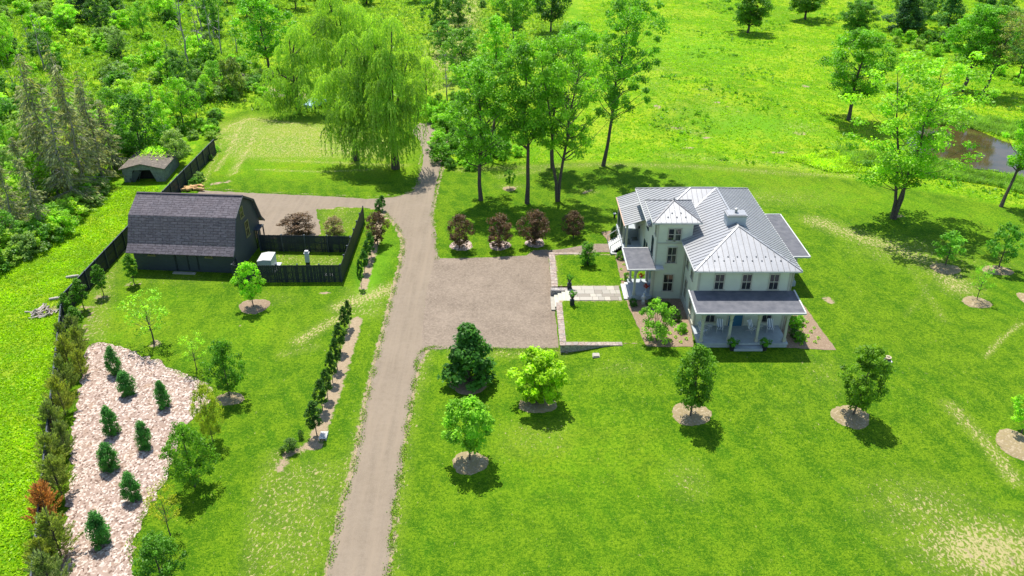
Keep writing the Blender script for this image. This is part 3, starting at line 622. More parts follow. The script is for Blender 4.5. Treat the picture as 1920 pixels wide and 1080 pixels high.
# front porch
mb = MB(); mb.box(16.95, 63.3, 1.12, 25.15, Y0 - .004, 1.3); mb.box(17.0, 63.38, G - .1, 25.1, 63.5, 1.115); mb.box(17.0, 63.52, G - .1, 17.1, 66.3, 1.115); mb.box(25.0, 63.52, G - .1, 25.1, 66.3, 1.115); part(mb, 'porch_deck', 'deck')
mb = MB(); mb.box(20.15, 62.75, G - .05, 22.75, 63.29, 1.05); part(mb, 'porch_step', 'deck')
for x in (17.25, 19.78, 22.3, 24.85): post(x, 63.62, 1.3, 4.45)
mb = MB(); mb.box(17.15, 63.5, 4.451, 24.95, 63.74, 4.68); mb.box(17.15, 63.75, 4.451, 17.35, 66.35, 4.68); mb.box(24.75, 63.75, 4.451, 24.95, 66.35, 4.68); part(mb, 'porch_beam', 'cream')
mb = MB(); mb.slab([(16.35, 62.75, 4.8), (25.95, 62.75, 4.8), (25.95, 66.395, 5.07), (16.35, 66.395, 5.07)], .1); proof = part(mb, 'porch_roof', 'membrane')
mb = MB(); mb.bar((16.25, 62.7, 4.76), (26.05, 62.7, 4.76), .12, .16); mb.bar((16.29, 62.77, 4.8), (16.29, 66.4, 5.08), .12, .16); mb.bar((26.01, 62.77, 4.8), (26.01, 66.4, 5.08), .12, .16)
mb.slab([(16.4, 62.8, 4.69), (25.9, 62.8, 4.69), (25.9, 66.39, 4.75), (16.4, 66.39, 4.75)], .02); part(mb, 'roof_edge', 'white', proof)
# right side porch and stairs
mb = MB(); mb.slab([(25.52, 74.3, 4.72), (30.0, 74.3, 4.6), (30.0, 84.7, 4.6), (25.52, 84.7, 4.72)], .12); pr2 = part(mb, 'side_porch_roof', 'membrane')
mb = MB(); mb.bar((30.05, 74.2, 4.58), (30.05, 84.8, 4.58), .12, .18); mb.bar((25.55, 74.22, 4.58), (29.98, 74.22, 4.58), .12, .18); mb.bar((25.55, 84.78, 4.58), (29.98, 84.78, 4.58), .12, .18); part(mb, 'roof_edge', 'white', pr2)
mb = MB(); mb.box(25.52, 75.0, G - .1, 29.4, 84.2, 1.3); part(mb, 'side_porch_deck', 'deck')
for y in (75.3, 78.4, 81.4, 84.0): post(29.1, y, 1.3, 4.45, arms=((0, 1), (0, -1)) if y > 76 else ((0, 1), (-1, 0)))
mb = MB(); mb.box(29.0, 75.2, 4.451, 29.2, 84.1, 4.6); mb.box(25.6, 75.2, 4.451, 28.99, 75.4, 4.6); part(mb, 'porch_beam', 'cream')
mb = MB()
for i in range(4): mb.box(25.9 + 0, 70.2, G - .1, 27.9 - i * .32, 73.2, G + .14 * (i + 1) - .003 * i)
part(mb, 'side_steps', 'stonewhite')
# west portico
mb = MB(); mb.box(12.0, 72.1, G - .1, 14.09, 75.7, 1.3); part(mb, 'portico_deck', 'deck')
mb = MB(); mb.box(11.65, 72.15, G - .1, 11.99, 75.3, 1.12); mb.box(11.3, 72.15, G - .1, 11.64, 75.3, .95); part(mb, 'portico_steps', 'white')
for x, y in ((12.25, 72.3), (12.25, 75.4)): post(x, y, 1.3, 4.3, arms=((1, 0), (0, 1 if y < 74 else -1)))
mb = MB(); 
for y in (72.3, 75.4): mb.box(13.85, y - .12, 1.3, 14.095, y + .12, 4.3)
mb.box(12.15, 72.2, 4.301, 14.09, 72.4, 4.5); mb.box(12.15, 75.3, 4.301, 14.09, 75.5, 4.5); mb.box(12.15, 72.41, 4.301, 12.35, 75.29, 4.5); part(mb, 'portico_beam', 'cream')
mb = MB(); mb.box(14.02, 73.2, 1.3, 14.095, 74.5, 3.5); part(mb, 'portico_door', 'bluedoor')
mb = MB(); mb.slab([(11.4, 71.5, 4.6), (14.098, 71.5, 4.66), (14.098, 76.2, 4.66), (11.4, 76.2, 4.6)], .1); q = part(mb, 'portico_roof', 'membrane')
mb = MB(); mb.bar((11.35, 71.4, 4.56), (11.35, 76.3, 4.56), .12, .16); mb.bar((11.42, 71.44, 4.57), (14.5, 71.44, 4.6), .1, .16); mb.bar((11.42, 76.26, 4.57), (14.05, 76.26, 4.6), .1, .16); mb.box(14.12, 71.5, 4.5, 14.9, 72.33, 4.62); part(mb, 'roof_edge', 'white', q)
# back porch with its own seamed roof, stairs and hand rails
px0, py0, py1 = 12.15, 80.9, 88.8
bz = lambda x: 5.0 + .33 * (x - 12.15)
mp_, ms = MB(), MB(); seam_face(mp_, ms, [(px0, py0, bz(px0)), (WX - .003, py0, bz(WX)), (WX - .003, 85.6, bz(WX)), (px0, 85.6, bz(px0))], (-1, 0), .5)
seam_face(mp_, ms, [(px0, 85.6, bz(px0)), (15.4, 85.6, bz(15.4)), (15.4, py1, bz(15.4)), (px0, py1, bz(px0))], (-1, 0), .5)
seam_face(mp_, ms, [(15.4, 85.6, bz(15.4)), (18.6, 85.6, 5.0), (18.6, py1, 5.0), (15.4, py1, bz(15.4))], (1, 0), .5)
br = part(mp_, 'back_porch_roof', 'zinc')
mb = MB(); mb.bar((px0 - .05, py0 - .05, 4.95), (px0 - .05, py1, 4.95), .1, .13); part(mb, 'gutter', 'copper', br)
mb = MB(); mb.box(px0 + .1, 81.0, G - .1, WX - .005, 88.5, 1.75); mb.box(WX, 85.01, G - .1, 18.2, 88.5, 5.0); part(mb, 'back_porch_base', 'deck')
mb = MB(); mb.add([(WX, 85.7, 1.75), (WX, 88.5, 1.75), (WX, 88.5, 5.5), (WX, 85.7, 5.5)], [(0, 1, 2, 3)])
mb = MB()
for y in (81.15, 83.4, 86.0, 88.35): mb.box(px0 + .2, y - .11, 1.75, px0 + .42, y + .11, 5.0)
mb.box(px0 + .22, 81.05, 4.62, px0 + .4, 88.4, 4.95); part(mb, 'back_porch_post', 'cream')
mb = MB(); mb.box(px0 + .25, 83.55, 1.8, px0 + .3, 88.2, 4.6); part(mb, 'porch_screen', 'greendoor')
mb = MB()
for i in range(6): mb.box(11.0 + i * .2, 82.6 if i else 82.3, G - .1, 12.2, 85.4, G + .16 * (i + 1) - .003)
part(mb, 'back_steps', 'white')
for y in (82.55, 85.35):
    mb = MB(); mb.bar((10.95, y, 1.75), (12.3, y, 2.75), .05, .06); mb.bar((10.97, y, .8), (10.97, y, 1.78), .07, .07, (0, 1, 0)); part(mb, 'hand_rail', 'white')
mb = MB(); mb.box(13.55, 84.0, 1.755, 14.2, 84.9, 1.78); mb.box(12.8, 82.9, 1.755, 13.3, 84.5, 1.775); part(mb, 'porch_mats', 'black')
mb = MB(); mb.bar((14.0, 82.5, 4.3), (14.33, 82.5, 4.4), .03, .03); mb.lathe([(.03, .3), (.12, .25), (.1, 0), (.04, -.05)], (13.98, 82.5, 3.95), 6); part(mb, 'wall_lantern', 'black')

# chairs and small tables on the front porch
def chair(x, y, rz, label):
    t = thing('deck_chair', label, 'chair', (x, y, 1.3), rz, 'striped deck chairs on the front porch')
    s = MB(); s.bar((0, -.28, .38), (0, .2, .32), .52, .03); s.bar((0, .2, .32), (0, .55, 1.05), .52, .03); s.build('striped_sling', M['stripe'], t)
    f = MB()
    for sx in (-.28, .28): f.bar((sx, -.3, 0), (sx, .5, .95), .04, .05); f.bar((sx, .45, 0), (sx, -.3, .42), .04, .05); f.bar((sx * 1.1, -.3, .58), (sx * 1.1, .35, .6), .07, .03)
    f.build('frame', M['white'], t)
chair(17.75, 65.0, R(50), 'blue and white striped deck chair at the left end of the front porch')
chair(19.35, 65.4, R(-6), 'blue and white striped deck chair between the left porch window and the blue door')
chair(22.35, 65.3, R(30), 'blue and white striped deck chair just right of the blue door')
chair(24.05, 65.4, R(-8), 'blue and white striped deck chair at the right end of the front porch')
for x, l in ((18.5, 'small round side table between the two left porch chairs'), (23.2, 'small round side table between the two right porch chairs')):
    t = thing('side_table', l, 'table', (x, 65.6, 1.3), 0, 'small tables on the front porch')
    mb = MB(); mb.lathe([(.25, .5), (.25, .53)], n=14); mb.build('table_top', M['grey'], t)
    for k in range(3): mb = MB(); a = k * 2.1; mb.bar((.05 * math.cos(a), .05 * math.sin(a), .5), (.2 * math.cos(a), .2 * math.sin(a), 0), .025, .025); mb.build('leg', M['grey'], t)

# ------------------------------------------------------------------ barn (local frame: x along the ridge to the left, origin under the right gable)
BL = (-29.3, 83.25, 0); barn = thing('barn', 'dark slate gambrel barn with grey shingle roof and yellow framed windows', 'barn', BL, R(-4.5))
bp = lambda mb, n_, m_, par=None: mb.build(n_, M[m_] if isinstance(m_, str) else m_, par or barn)
LEN = 11.9; prof = [(-4.85, 2.5), (-4.05, 3.25), (-2.65, 6.0), (0, 7.5), (2.65, 6.0), (4.05, 3.25), (4.85, 2.5)]
wp = [(-3.85, 0), (-3.85, 3.35), (-2.6, 5.85), (0, 7.33), (2.6, 5.85), (3.85, 3.35), (3.85, 0)]
mb = MB(); n = len(wp); mb.add([(-.25, y, z) for y, z in wp] + [(-LEN + .25, y, z) for y, z in wp], [tuple(range(n)), tuple(range(n, 2 * n))[::-1]] + [(k + n, (k + 1) % n + n, (k + 1) % n, k) for k in range(n)])
bp(mb, 'wall', 'barnside')
me = bpy.data.meshes.new('roof'); vs, fs, uv = [], [], []
cum = 0
for (y0, z0), (y1, z1) in zip(prof[:-1], prof[1:]):
    L_ = math.hypot(y1 - y0, z1 - z0); o = len(vs); nrm = np.array((-(z1 - z0), y1 - y0)) / L_ * .12
    vs += [(0, y0, z0), (0, y1, z1), (-LEN, y1, z1), (-LEN, y0, z0), (0, y0 - nrm[0], z0 - nrm[1]), (0, y1 - nrm[0], z1 - nrm[1]), (-LEN, y1 - nrm[0], z1 - nrm[1]), (-LEN, y0 - nrm[0], z0 - nrm[1])]
    fs += [(0 + o, 3 + o, 2 + o, 1 + o)[::-1], (o + 4, o + 5, o + 6, o + 7)[::-1], (o, o + 1, o + 5, o + 4)[::-1], (o + 3, o + 7, o + 6, o + 2)[::-1], (o, o + 4, o + 7, o + 3)[::-1], (o + 1, o + 2, o + 6, o + 5)[::-1]]
    uvs = {0: (0, cum), 1: (0, cum + L_), 2: (-LEN, cum + L_), 3: (-LEN, cum)}; uv.append((o, uvs)); cum += L_
me.from_pydata(vs, [], fs); ul = me.uv_layers.new(name='UVMap')
for lp in me.loops:
    o, k = divmod(lp.vertex_index, 8); ul.data[lp.index].uv = uv[o][1][k % 4]
broof = link('roof', me, M['shingle'], barn)
mb = MB(); mb.bar((.01, 0, 7.52), (-LEN, 0, 7.52), .3, .05); bp(mb, 'ridge_cap', 'shingle', broof)
mb = MB()
for (y0, z0), (y1, z1) in zip(prof[:-1], prof[1:]): mb.bar((.03, y0, z0 - .08), (.03, y1, z1 - .08), .05, .22, up=(0, -(z1 - z0), y1 - y0))
bp(mb, 'rake_board', 'fence_rail', broof)
M['yellow'] = mat('olive yellow frame', (.25, .22, .08), (.2, .18, .06), 2, .6)
M['yglass'] = mat('reflecting glass', (.02, .025, .015), (.05, .06, .02), 2, .03, spec=1.0)
def bwin(face, a, z0, w_, h_): window(face, -.25 if face == 'r' else -3.85, a, z0, w_, h_, panes=2, frame='yellow', par=barn, L=(0, 0, 0), glass='yglass')
bwin('f', -9.6, 1.85, .55, .4); bwin('f', -3.2, 1.85, .55, .4)
bwin('r', -.5, 5.2, .7, 1.1); bwin('r', .3, 2.6, .8, 1.7)
mb = MB(); mb.box(-.25 + .002, 2.2, .05, -.18, 3.3, 2.3); bp(mb, 'side_door', 'yglass')
mb = MB(); mb.box(-.25, 1.95, 2.4, .35, 3.6, 2.5); mb.box(.2, 3.45, .0, .32, 3.57, 2.4); mb.box(.2, 1.98, 0, .32, 2.1, 2.4); bp(mb, 'door_hood', 'fence_rail')
mb = MB(); mb.box(-7.1, -3.93, .05, -6.95, -3.853, 3.2); mb.box(-4.6, -3.92, .2, -4.5, -3.853, 2.4); mb.box(-5.7, -3.92, .2, -5.6, -3.853, 2.4); bp(mb, 'wall_batten', 'fence')
mb = MB(); mb.box(-7.3, -4.6, 0, -4.8, -4.2, .12); o = mb.build('threshold_slab', M['stonewhite'], barn)

# ------------------------------------------------------------------ fences
def board_fence(name, pts, h, label, group=None, front=1, sec=2.4, gaps=True, boards=.15, capr=True):
    pts = [np.array(p, float) for p in pts]; root = thing(name, label, 'fence', (pts[0][0], pts[0][1], 0), 0, group); L = tuple(root.location)
    k = 0
    for a, b in zip(pts[:-1], pts[1:]):
        D = np.linalg.norm(b - a); n = max(1, round(D / sec)); d = (b - a) / D; q = np.array((-d[1], d[0])) * front
        for i in range(n):
            s, e = a + d * D * i / n, a + d * D * (i + 1) / n; mb = MB(); ln = D / n; m = max(1, int(ln / boards))
            z0s = gz(*s)
            for j in range(m):
                u0, u1 = s + d * ln * j / m, s + d * (ln * (j + 1) / m - (.012 if gaps and random.random() < .6 else .002)); z = z0s + random.uniform(-.02, .02)
                mid0 = [(*(u0 - q * .012), z0s), (*(u1 - q * .012), z0s), (*(u1 + q * .012), z0s), (*(u0 + q * .012), z0s)]
                mb.add(mid0 + [(x, y, z + h) for x, y, _ in mid0], [(3, 2, 1, 0), (4, 5, 6, 7), (0, 1, 5, 4), (1, 2, 6, 5), (2, 3, 7, 6), (3, 0, 4, 7)])
            for zr in (.35, h * .55, h - .2): mb.bar((*(s + q * .035), z0s + zr), (*(e + q * .035), z0s + zr), .04, .09)
            mb.build('board_panel', M['fence'], root, L)
            if capr: mb = MB(); mb.bar((*s, z0s + h + .03), (*e, z0s + h + .03), .1, .035); mb.build('cap_rail', M['fence_rail'], root, L)
            mb = MB(); c = s + q * .07; mb.box(c[0] - .06, c[1] - .06, z0s, c[0] + .06, c[1] + .06, z0s + h + .08); mb.box(c[0] - .085, c[1] - .085, z0s + h + .08, c[0] + .085, c[1] + .085, z0s + h + .12); mb.build('fence_post', M['fence_rail'], root, L)
        k += n
    c = pts[-1]; z0s = gz(*c); mb = MB(); mb.box(c[0] - .06, c[1] - .06, z0s, c[0] + .06, c[1] + .06, z0s + h + .08); mb.build('fence_post', M['fence_rail'], root, L)
    return root
board_fence('board_fence', [(-24.5, 24.0), (-29.9, 36.6), (-36.3, 51.6), (-44.45, 70.9)], 2.1, 'long black board fence running down the left of the junipers', 'black board fences', front=-1)
board_fence('board_fence', [(-44.45, 71.0), (-44.6, 87.9), (-44.5, 97.7), (-44.4, 118.0)], 2.1, 'black board fence passing behind the barn and beside the old shed', 'black board fences', front=-1)
board_fence('enclosure_fence', [(-29.7, 79.0), (-29.6, 77.3), (-18.12, 77.4), (-18.25, 93.0)], 2.05, 'tall black board fence enclosing the yard beside the barn', 'black board fences', front=1, boards=.12, capr=False)
board_fence('enclosure_fence', [(-28.8, 84.9), (-18.35, 84.5)], 2.05, 'black board fence closing the back of the small yard', 'black board fences', front=-1, boards=.12, capr=False)

# ------------------------------------------------------------------ yard objects
x, y, _ = P(*(220 + 820 / 3.086, 330 + 505 / 3.086)); t = thing('utility_cabinet', 'grey generator cabinet with sloped lid inside the black fenced yard', 'cabinet', (-26.9, 80.6, 0))
mb = MB(); mb.box(-.75, -1.0, .12, .75, 1.0, 1.35); mb.build('cabinet_body', M['grey'], t)
mb = MB(); mb.add([(-.78, -1.03, 1.355), (.78, -1.03, 1.355), (.78, 1.03, 1.355), (-.78, 1.03, 1.355), (-.05, -1.03, 1.52), (.76, -1.03, 1.48), (.76, 1.03, 1.48), (-.05, 1.03, 1.52)], [(3, 2, 1, 0), (4, 5, 6, 7), (0, 1, 5, 4), (1, 2, 6, 5), (2, 3, 7, 6), (3, 0, 4, 7)]); mb.build('lid', M['white'], t)
mb = MB(); mb.box(-1.0, -1.2, -.02, 1.25, 1.2, .115); mb.build('pad', M['grey'], t)
t = thing('meter_pedestal', 'tall narrow grey pedestal with pale cap standing in the fenced yard', 'pedestal', (-22.6, 81.2, 0))
mb = MB(); mb.box(-.2, -.18, 0, .2, .18, .5); mb.build('base', M['black'], t)
mb = MB(); mb.box(-.22, -.2, .5, .22, .2, 1.55); mb.build('cabinet_body', M['grey'], t)
mb = MB(); mb.box(-.28, -.24, 1.55, .28, .24, 1.62); mb.box(-.2, -.16, 1.62, .2, .16, 1.85); mb.build('cap', M['white'], t)
mb = MB(); mb.prism([(-.6, -.35), (.55, -.4), (.35, .35), (-.35, .3)], .02, .06); tag(mb.build('white_board', M['white'], loc=(-19.9, 79.1, .0)), 'flat white board lying on the grass in the fenced yard', 'board')

def urn(px, py, label, s=1.0, plant=(.07, .2, .01)):
    x, y, z = P(px, py, G + .03); t = thing('planter_urn', label, 'urn', (x, y, z), 0, 'black urns with ferns')
    mb = MB(); mb.box(-.22 * s, -.22 * s, 0, .22 * s, .22 * s, .55 * s); mb.lathe([(.14 * s, .55 * s), (.08 * s, .65 * s), (.2 * s, .85 * s), (.24 * s, 1.05 * s), (.2 * s, 1.08 * s)], n=12); mb.build('urn', M['black'], t)
    return t, 1.08 * s
URNS = [urn(1067.5, 540, 'black urn with a fern on the far side of the flagstone walk') + (.45,), urn(1072.5, 571, 'black urn with a fern on the near side of the flagstone walk') + (.45,)]
for x, l in ((20.0, 'dark planter with a leafy fern left of the front porch step'), (22.95, 'dark planter with a leafy fern right of the front porch step')):
    t = thing('planter', l, 'planter', (x, 62.95, G), 0, 'planters at the porch step'); mb = MB(); mb.lathe([(.2, 0), (.26, .5), (.3, .55), (.25, .57)], n=4 * 3); mb.build('pot', M['black'], t); URNS.append((t, .57, .6))
for (x, y), l in (((13.35, 75.2), 'potted red flowers at the back of the portico deck'), ((13.55, 72.9), 'potted red flowers on a stand at the front of the portico deck')):
    t = thing('flower_pot', l, 'flower pot', (x, y, 1.3), 0, 'flower pots on the portico'); mb = MB(); mb.lathe([(.16, 0), (.05, .12), (.05, .3), (.2, .5), (.2, .55)], n=10); mb.build('pot', M['white'], t); URNS.append((t, .55, .35))
# white garden statue
t = thing('garden_statue', 'small white statue standing in the bed by the portico', 'statue', (13.1, 71.35, G + .02))
mb = MB(); mb.box(-.16, -.16, 0, .16, .16, .3); mb.build('plinth', M['stonewhite'], t); mb = MB(); mb.lathe([(.16, .3), (.12, .5), (.17, .7), (.19, .85), (.08, .97), (.07, 1.0), (.11, 1.08), (.1, 1.18), (.03, 1.25)], n=10); mb.tube([(-.16, 0, .85), (-.26, -.05, .65), (-.1, -.14, .6)], [.05, .045, .04], 6); mb.tube([(.16, 0, .85), (.26, -.05, .7), (.12, -.14, .72)], [.05, .045, .04], 6); mb.build('figure', M['white'], t)
# stone slab, bollard light
x, y, z = P(1117, 668); mb = MB(); mb.box(-.3, -.3, .0, .35, .3, .12); mb.box(-.25, -.25, .121, .3, .26, .2); tag(mb.build('stone_block', M['stonewhite'], loc=(x, y, z)), 'pale square stone block in the grass below the tapering wall', 'stone')
x, y, z = P(1152, 408); t = thing('path_light', 'small black path light with pale cap on the lawn behind the house', 'path light', (x, y, z))
mb = MB(); mb.lathe([(.12, 0), (.12, .5)], n=8); mb.build('post', M['black'], t); mb = MB(); mb.lathe([(.2, .5), (.18, .58), (.04, .64)], n=10); mb.build('cap', M['white'], t)
# woodpile behind the barn
wood = mat('cut wood', (.62, .4, .17), (.4, .24, .1), 4, .9, bmp=.5)
x, y, z = P(366, 356); t = thing('log_pile', 'heap of fresh cut orange logs behind the barn roof', 'log pile', (x, y, z))
for i in range(12):
    mb = MB(); a = random.uniform(-.8, .8); cxp, cyp = random.uniform(-1.3, 1.1), random.uniform(-.6, .6); zz = .16 + .3 * random.random() * (1 - abs(cxp) / 2.2); L_ = random.uniform(.4, .8)
    mb.tube([(cxp - L_ * math.cos(a), cyp - L_ * math.sin(a), zz), (cxp + L_ * math.cos(a), cyp + L_ * math.sin(a), zz + random.uniform(-.1, .15))], [.17, .15], 8); mb.build('log', wood, t)
# driftwood heap left of the fence
x, y, z = P(88, 586); t = thing('brush_pile', 'heap of bleached grey branches on the grass left of the fence corner', 'brush pile', (x, y, z))
def jag(a, b, r0, r1, k=4, j=.12):
    a, b = np.array(a, float), np.array(b, float); pts = [a + (b - a) * i / k + (rng.normal(0, j, 3) * (0 < i < k)) for i in range(k + 1)]; return pts, list(np.linspace(r0, r1, k + 1))
mb = MB()
mb.tube(*jag((-1.2, -.6, .2), (-.8, 1.2, .35), .2, .12), 7); mb.build('branch', M['deadwood'], t)
for i in range(16):
    mb = MB()
    a = rng.uniform(0, 6.3); l = rng.uniform(.5, 1.3); cxp, cyp = rng.normal(0, .55), rng.normal(-.2, .5); l *= .75; mb.tube(*jag((cxp - l * math.cos(a), cyp - l * math.sin(a), .1), (cxp + l * math.cos(a), cyp + l * math.sin(a), .1 + rng.uniform(0, .35)), .1, .05), 6); mb.build('branch', M['deadwood'], t)
for px, py, l in ((105, 562, 'pale sawn log lying against the fence corner beside the brush pile'), (136, 521, 'pale log lying on the grass left of the fence')):
    x, y, z = P(px, py); mb = MB(); mb.tube([(-.55, -.2, .16), (0, 0, .17), (.6, .25, .15)], [.15, .17, .14], 8); tag(mb.build('log', M['deadwood'], loc=(x, y, z)), l, 'log')

# old garage shed
x, y, z = P(272, 341); sh = thing('old_shed', 'tumbledown low grey garage with open door and vines over its roof', 'shed', (x, y, z), R(3))
WS = mat('peeling grey boards', (.24, .26, .24), (.12, .14, .13), 3, .9); D_ = 6.2
mb = MB(); hw = 2.75
mb.add([(-hw, 0, 0), (-1.9, 0, 0), (-1.3, 0, 1.7), (1.0, 0, 1.7), (1.6, 0, 0), (hw, 0, 0), (hw, 0, 1.95), (0, 0, 2.6), (-hw, 0, 1.95)], [(0, 1, 2, 8), (8, 2, 3, 6, 7), (3, 4, 5, 6)])
mb.box(-hw, .01, 0, -hw + .1, D_, 1.9); mb.box(hw - .1, .01, 0, hw, D_, 1.9); mb.box(-hw, D_, 0, hw, D_ + .1, 2.2); mb.build('wall', WS, sh)
mb = MB(); mb.box(-hw + .15, 1.2, 0, hw - .15, 1.3, 1.9); mb.build('shade_panel', M['shadeblack'], sh)  # near-black panel standing in for the shade inside the open shed
mb = MB(); mb.bar((-1.7, -.02, .1), (-.7, .25, 1.6), .8, .05, up=(0, 1, 0)); mb.bar((-.9, .1, .05), (-.3, .3, 1.5), .1, .06); mb.build('door', M['barnside'], sh)
mb = MB(); mb.slab([(-3.1, -.35, 1.95), (0, -.35, 2.72), (0, D_ + .3, 2.72), (-3.1, D_ + .3, 1.95)][::-1], .1); mb.slab([(0, -.35, 2.72), (3.1, -.35, 1.95), (3.1, D_ + .3, 1.95), (0, D_ + .3, 2.72)][::-1], .1); mb.build('roof', mat('mossy shed roof', (.17, .14, .105), (.10, .085, .068), 2, .95, c3=(.22, .18, .14)), sh)

# person in a wide straw hat kneeling on the right lawn
x, y, z = P(1660, 686)
pp = thing('person', 'person in a straw hat and navy top crouching on the right lawn', 'person', (x, y, z), R(-20))
def skinbody(name, pts, edges, rad, m, parent, root=0):
    me = bpy.data.meshes.new(name); me.from_pydata(pts, edges, []); o = link(name, me, m, parent)
    md = o.modifiers.new('skin', 'SKIN'); 
    for i, r_ in enumerate(rad): me.skin_vertices[0].data[i].radius = (r_, r_)
    me.skin_vertices[0].data[root].use_root = True; s = o.modifiers.new('sub', 'SUBSURF'); s.levels = s.render_levels = 1; return o
pts = [(0, 0, .42), (0, -.08, .62), (0, -.2, .85), (0, -.26, .95), (0, -.3, 1.02), (0, -.34, 1.13),
       (-.2, -.2, .84), (-.27, -.36, .62), (-.15, -.55, .5), (.2, -.2, .84), (.27, -.36, .62), (.15, -.55, .5),
       (-.12, -.02, .38), (-.18, -.42, .42), (-.16, -.3, .08), (-.16, -.46, .04), (.12, -.02, .38), (.18, -.4, .3), (.16, -.1, .08), (.16, .12, .05)]
skinbody('body', pts, [(0, 1), (1, 2), (2, 3), (3, 4), (4, 5), (2, 6), (6, 7), (7, 8), (2, 9), (9, 10), (10, 11), (0, 12), (12, 13), (13, 14), (14, 15), (0, 16), (16, 17), (17, 18), (18, 19)],
         [.15, .15, .15, .07, .06, .1, .07, .05, .035, .07, .05, .035, .09, .08, .055, .045, .09, .08, .055, .045], mat('skin', (.45, .26, .17), None, 3, .6), pp)
skinbody('navy_top', [(0, 0, .45), (0, -.08, .63), (0, -.2, .84), (-.21, -.2, .84), (-.28, -.37, .62), (.21, -.2, .84), (.28, -.37, .62)], [(0, 1), (1, 2), (2, 3), (3, 4), (2, 5), (5, 6)], [.17, .175, .17, .09, .07, .09, .07], mat('navy cloth', (.02, .04, .12), None, 5, .9), pp)
skinbody('trousers', [(0, 0, .42), (-.12, -.02, .38), (-.18, -.42, .42), (-.16, -.31, .12), (.12, -.02, .38), (.18, -.4, .3), (.16, -.1, .1)], [(0, 1), (1, 2), (2, 3), (0, 4), (4, 5), (5, 6)], [.17, .11, .1, .075, .11, .1, .075], mat('blue cloth', (.05, .14, .42), None, 5, .9), pp)
mb = MB(); mb.lathe([(.3, 1.14), (.29, 1.16), (.13, 1.18), (.12, 1.27), (.05, 1.3)], (0, -.35, 0), 14); mb.build('straw_hat', mat('straw hat', (.42, .36, .24), (.34, .28, .18), 12, .9), pp)
x, y, z = P(1667, 684); mb = MB(); mb.lathe([(.16, 0), (.22, .38), (.23, .4), (.19, .38)], n=12); tag(mb.build('bucket', M['white'], loc=(x, y, z)), 'white bucket on the grass beside the crouching person', 'bucket')
x, y, z = P(607, 820); t = thing('plastic_chair', 'small white slatted crate beneath the nearest clipped tree of the road row', 'crate', (x, y, z)); t.name = 'slatted_crate'
mb = MB()
for i in range(4): mb.box(-.3, -.45 + i * .24, .2, .3, -.28 + i * .24, .24)
mb.build('slats', M['white'], t); mb = MB()
for sx in (-.27, .25): mb.box(sx, -.45, 0, sx + .03, .45, .19)
mb.build('runners', M['white'], t)
# vehicle half hidden behind the willow
x, y, z = P(592, 200); t = thing('parked_car', 'pale blue car mostly hidden behind the hanging willow branches', 'car', (x, y, z), R(60))
mb = MB(); pr = [(-2.1, .35), (-2.1, .8), (-1.2, .95), (-.6, 1.42), (.9, 1.45), (1.6, .98), (2.15, .85), (2.15, .35)]; n = len(pr)
mb.add([(a, -.85, b) for a, b in pr] + [(a, .85, b) for a, b in pr], [tuple(range(n)), tuple(range(n, 2 * n))[::-1]] + [(k + n, (k + 1) % n + n, (k + 1) % n, k) for k in range(n)]); mb.build('body', mat('pale blue paint', (.35, .5, .6), None, 2, .25), t)
for sx in (-1.35, 1.35):
    for sy in (-.87, .87): mb = MB(); mb.tube([(sx, sy - .1, .33), (sx, sy + .1, .33)], [.33, .33], 14); mb.build('wheel', M['black'], t)
mb = MB(); mb.box(-.62, -.862, 1.0, 1.0, .862, 1.32); mb.build('side_glass', M['glass'], t)

# pond
sheet('pond_water', [tuple(p) for p in catmull(Wp(POND), 4, True)], M['water'], 0, zf=-.12, step=1.0)

# ------------------------------------------------------------------ vegetation
def unit(a): return a / (np.linalg.norm(a, axis=-1, keepdims=True) + 1e-9)
def leafquads(c, nb, size, aspect=.55, r=rng, along=None, spread=1.0):
    n = len(c); nr = unit(nb + spread * r.normal(0, .6, (n, 3)))
    if along is None: tt = unit(np.cross(nr, r.normal(0, 1, (n, 3))))
    else: tt = unit(along + r.normal(0, .12, (n, 3)))
    bb = unit(np.cross(nr, tt)); sz = size * r.uniform(.7, 1.3, (n, 1)); a = tt * sz / 2; b = bb * sz * aspect / 2
    return np.stack([c - a, c + b * 1.0 - a * .1, c + a, c - b * 1.0 - a * .1], 1).reshape(-1, 3)
def dims(V): return float(np.percentile(np.hypot(V[:, 0], V[:, 1]), 97)), float(np.percentile(V[:, 2], 99.6))
def leafmesh(name, V, v):
    n = len(V) // 4; return mesh_np(name, V, np.arange(n * 4).reshape(n, 4), v=v)
PROF = {
 'round': lambda t: np.sin(np.pi * (.12 + .84 * t)) ** .7, 'oval': lambda t: np.sin(np.pi * (.08 + .88 * t)) ** .8,
 'cone': lambda t: (1.02 - t) ** .85 * (.55 + .45 * np.minimum(1, t * 5)), 'flame': lambda t: np.sin(np.pi * np.clip(.1 + .9 * t, 0, 1) ** .72) ** .75 + .03,
 'vase': lambda t: .35 + .65 * np.sin(np.pi * (.15 + .7 * t)), 'spread': lambda t: np.sin(np.pi * (.2 + .72 * t)) ** .5,
 'bush': lambda t: np.sqrt(np.clip(1 - t * t * .96, 0, 1)) * (.75 + .25 * np.minimum(1, t * 4)),
 'open': lambda t: .45 + .55 * np.sin(np.pi * (.1 + .8 * t))}
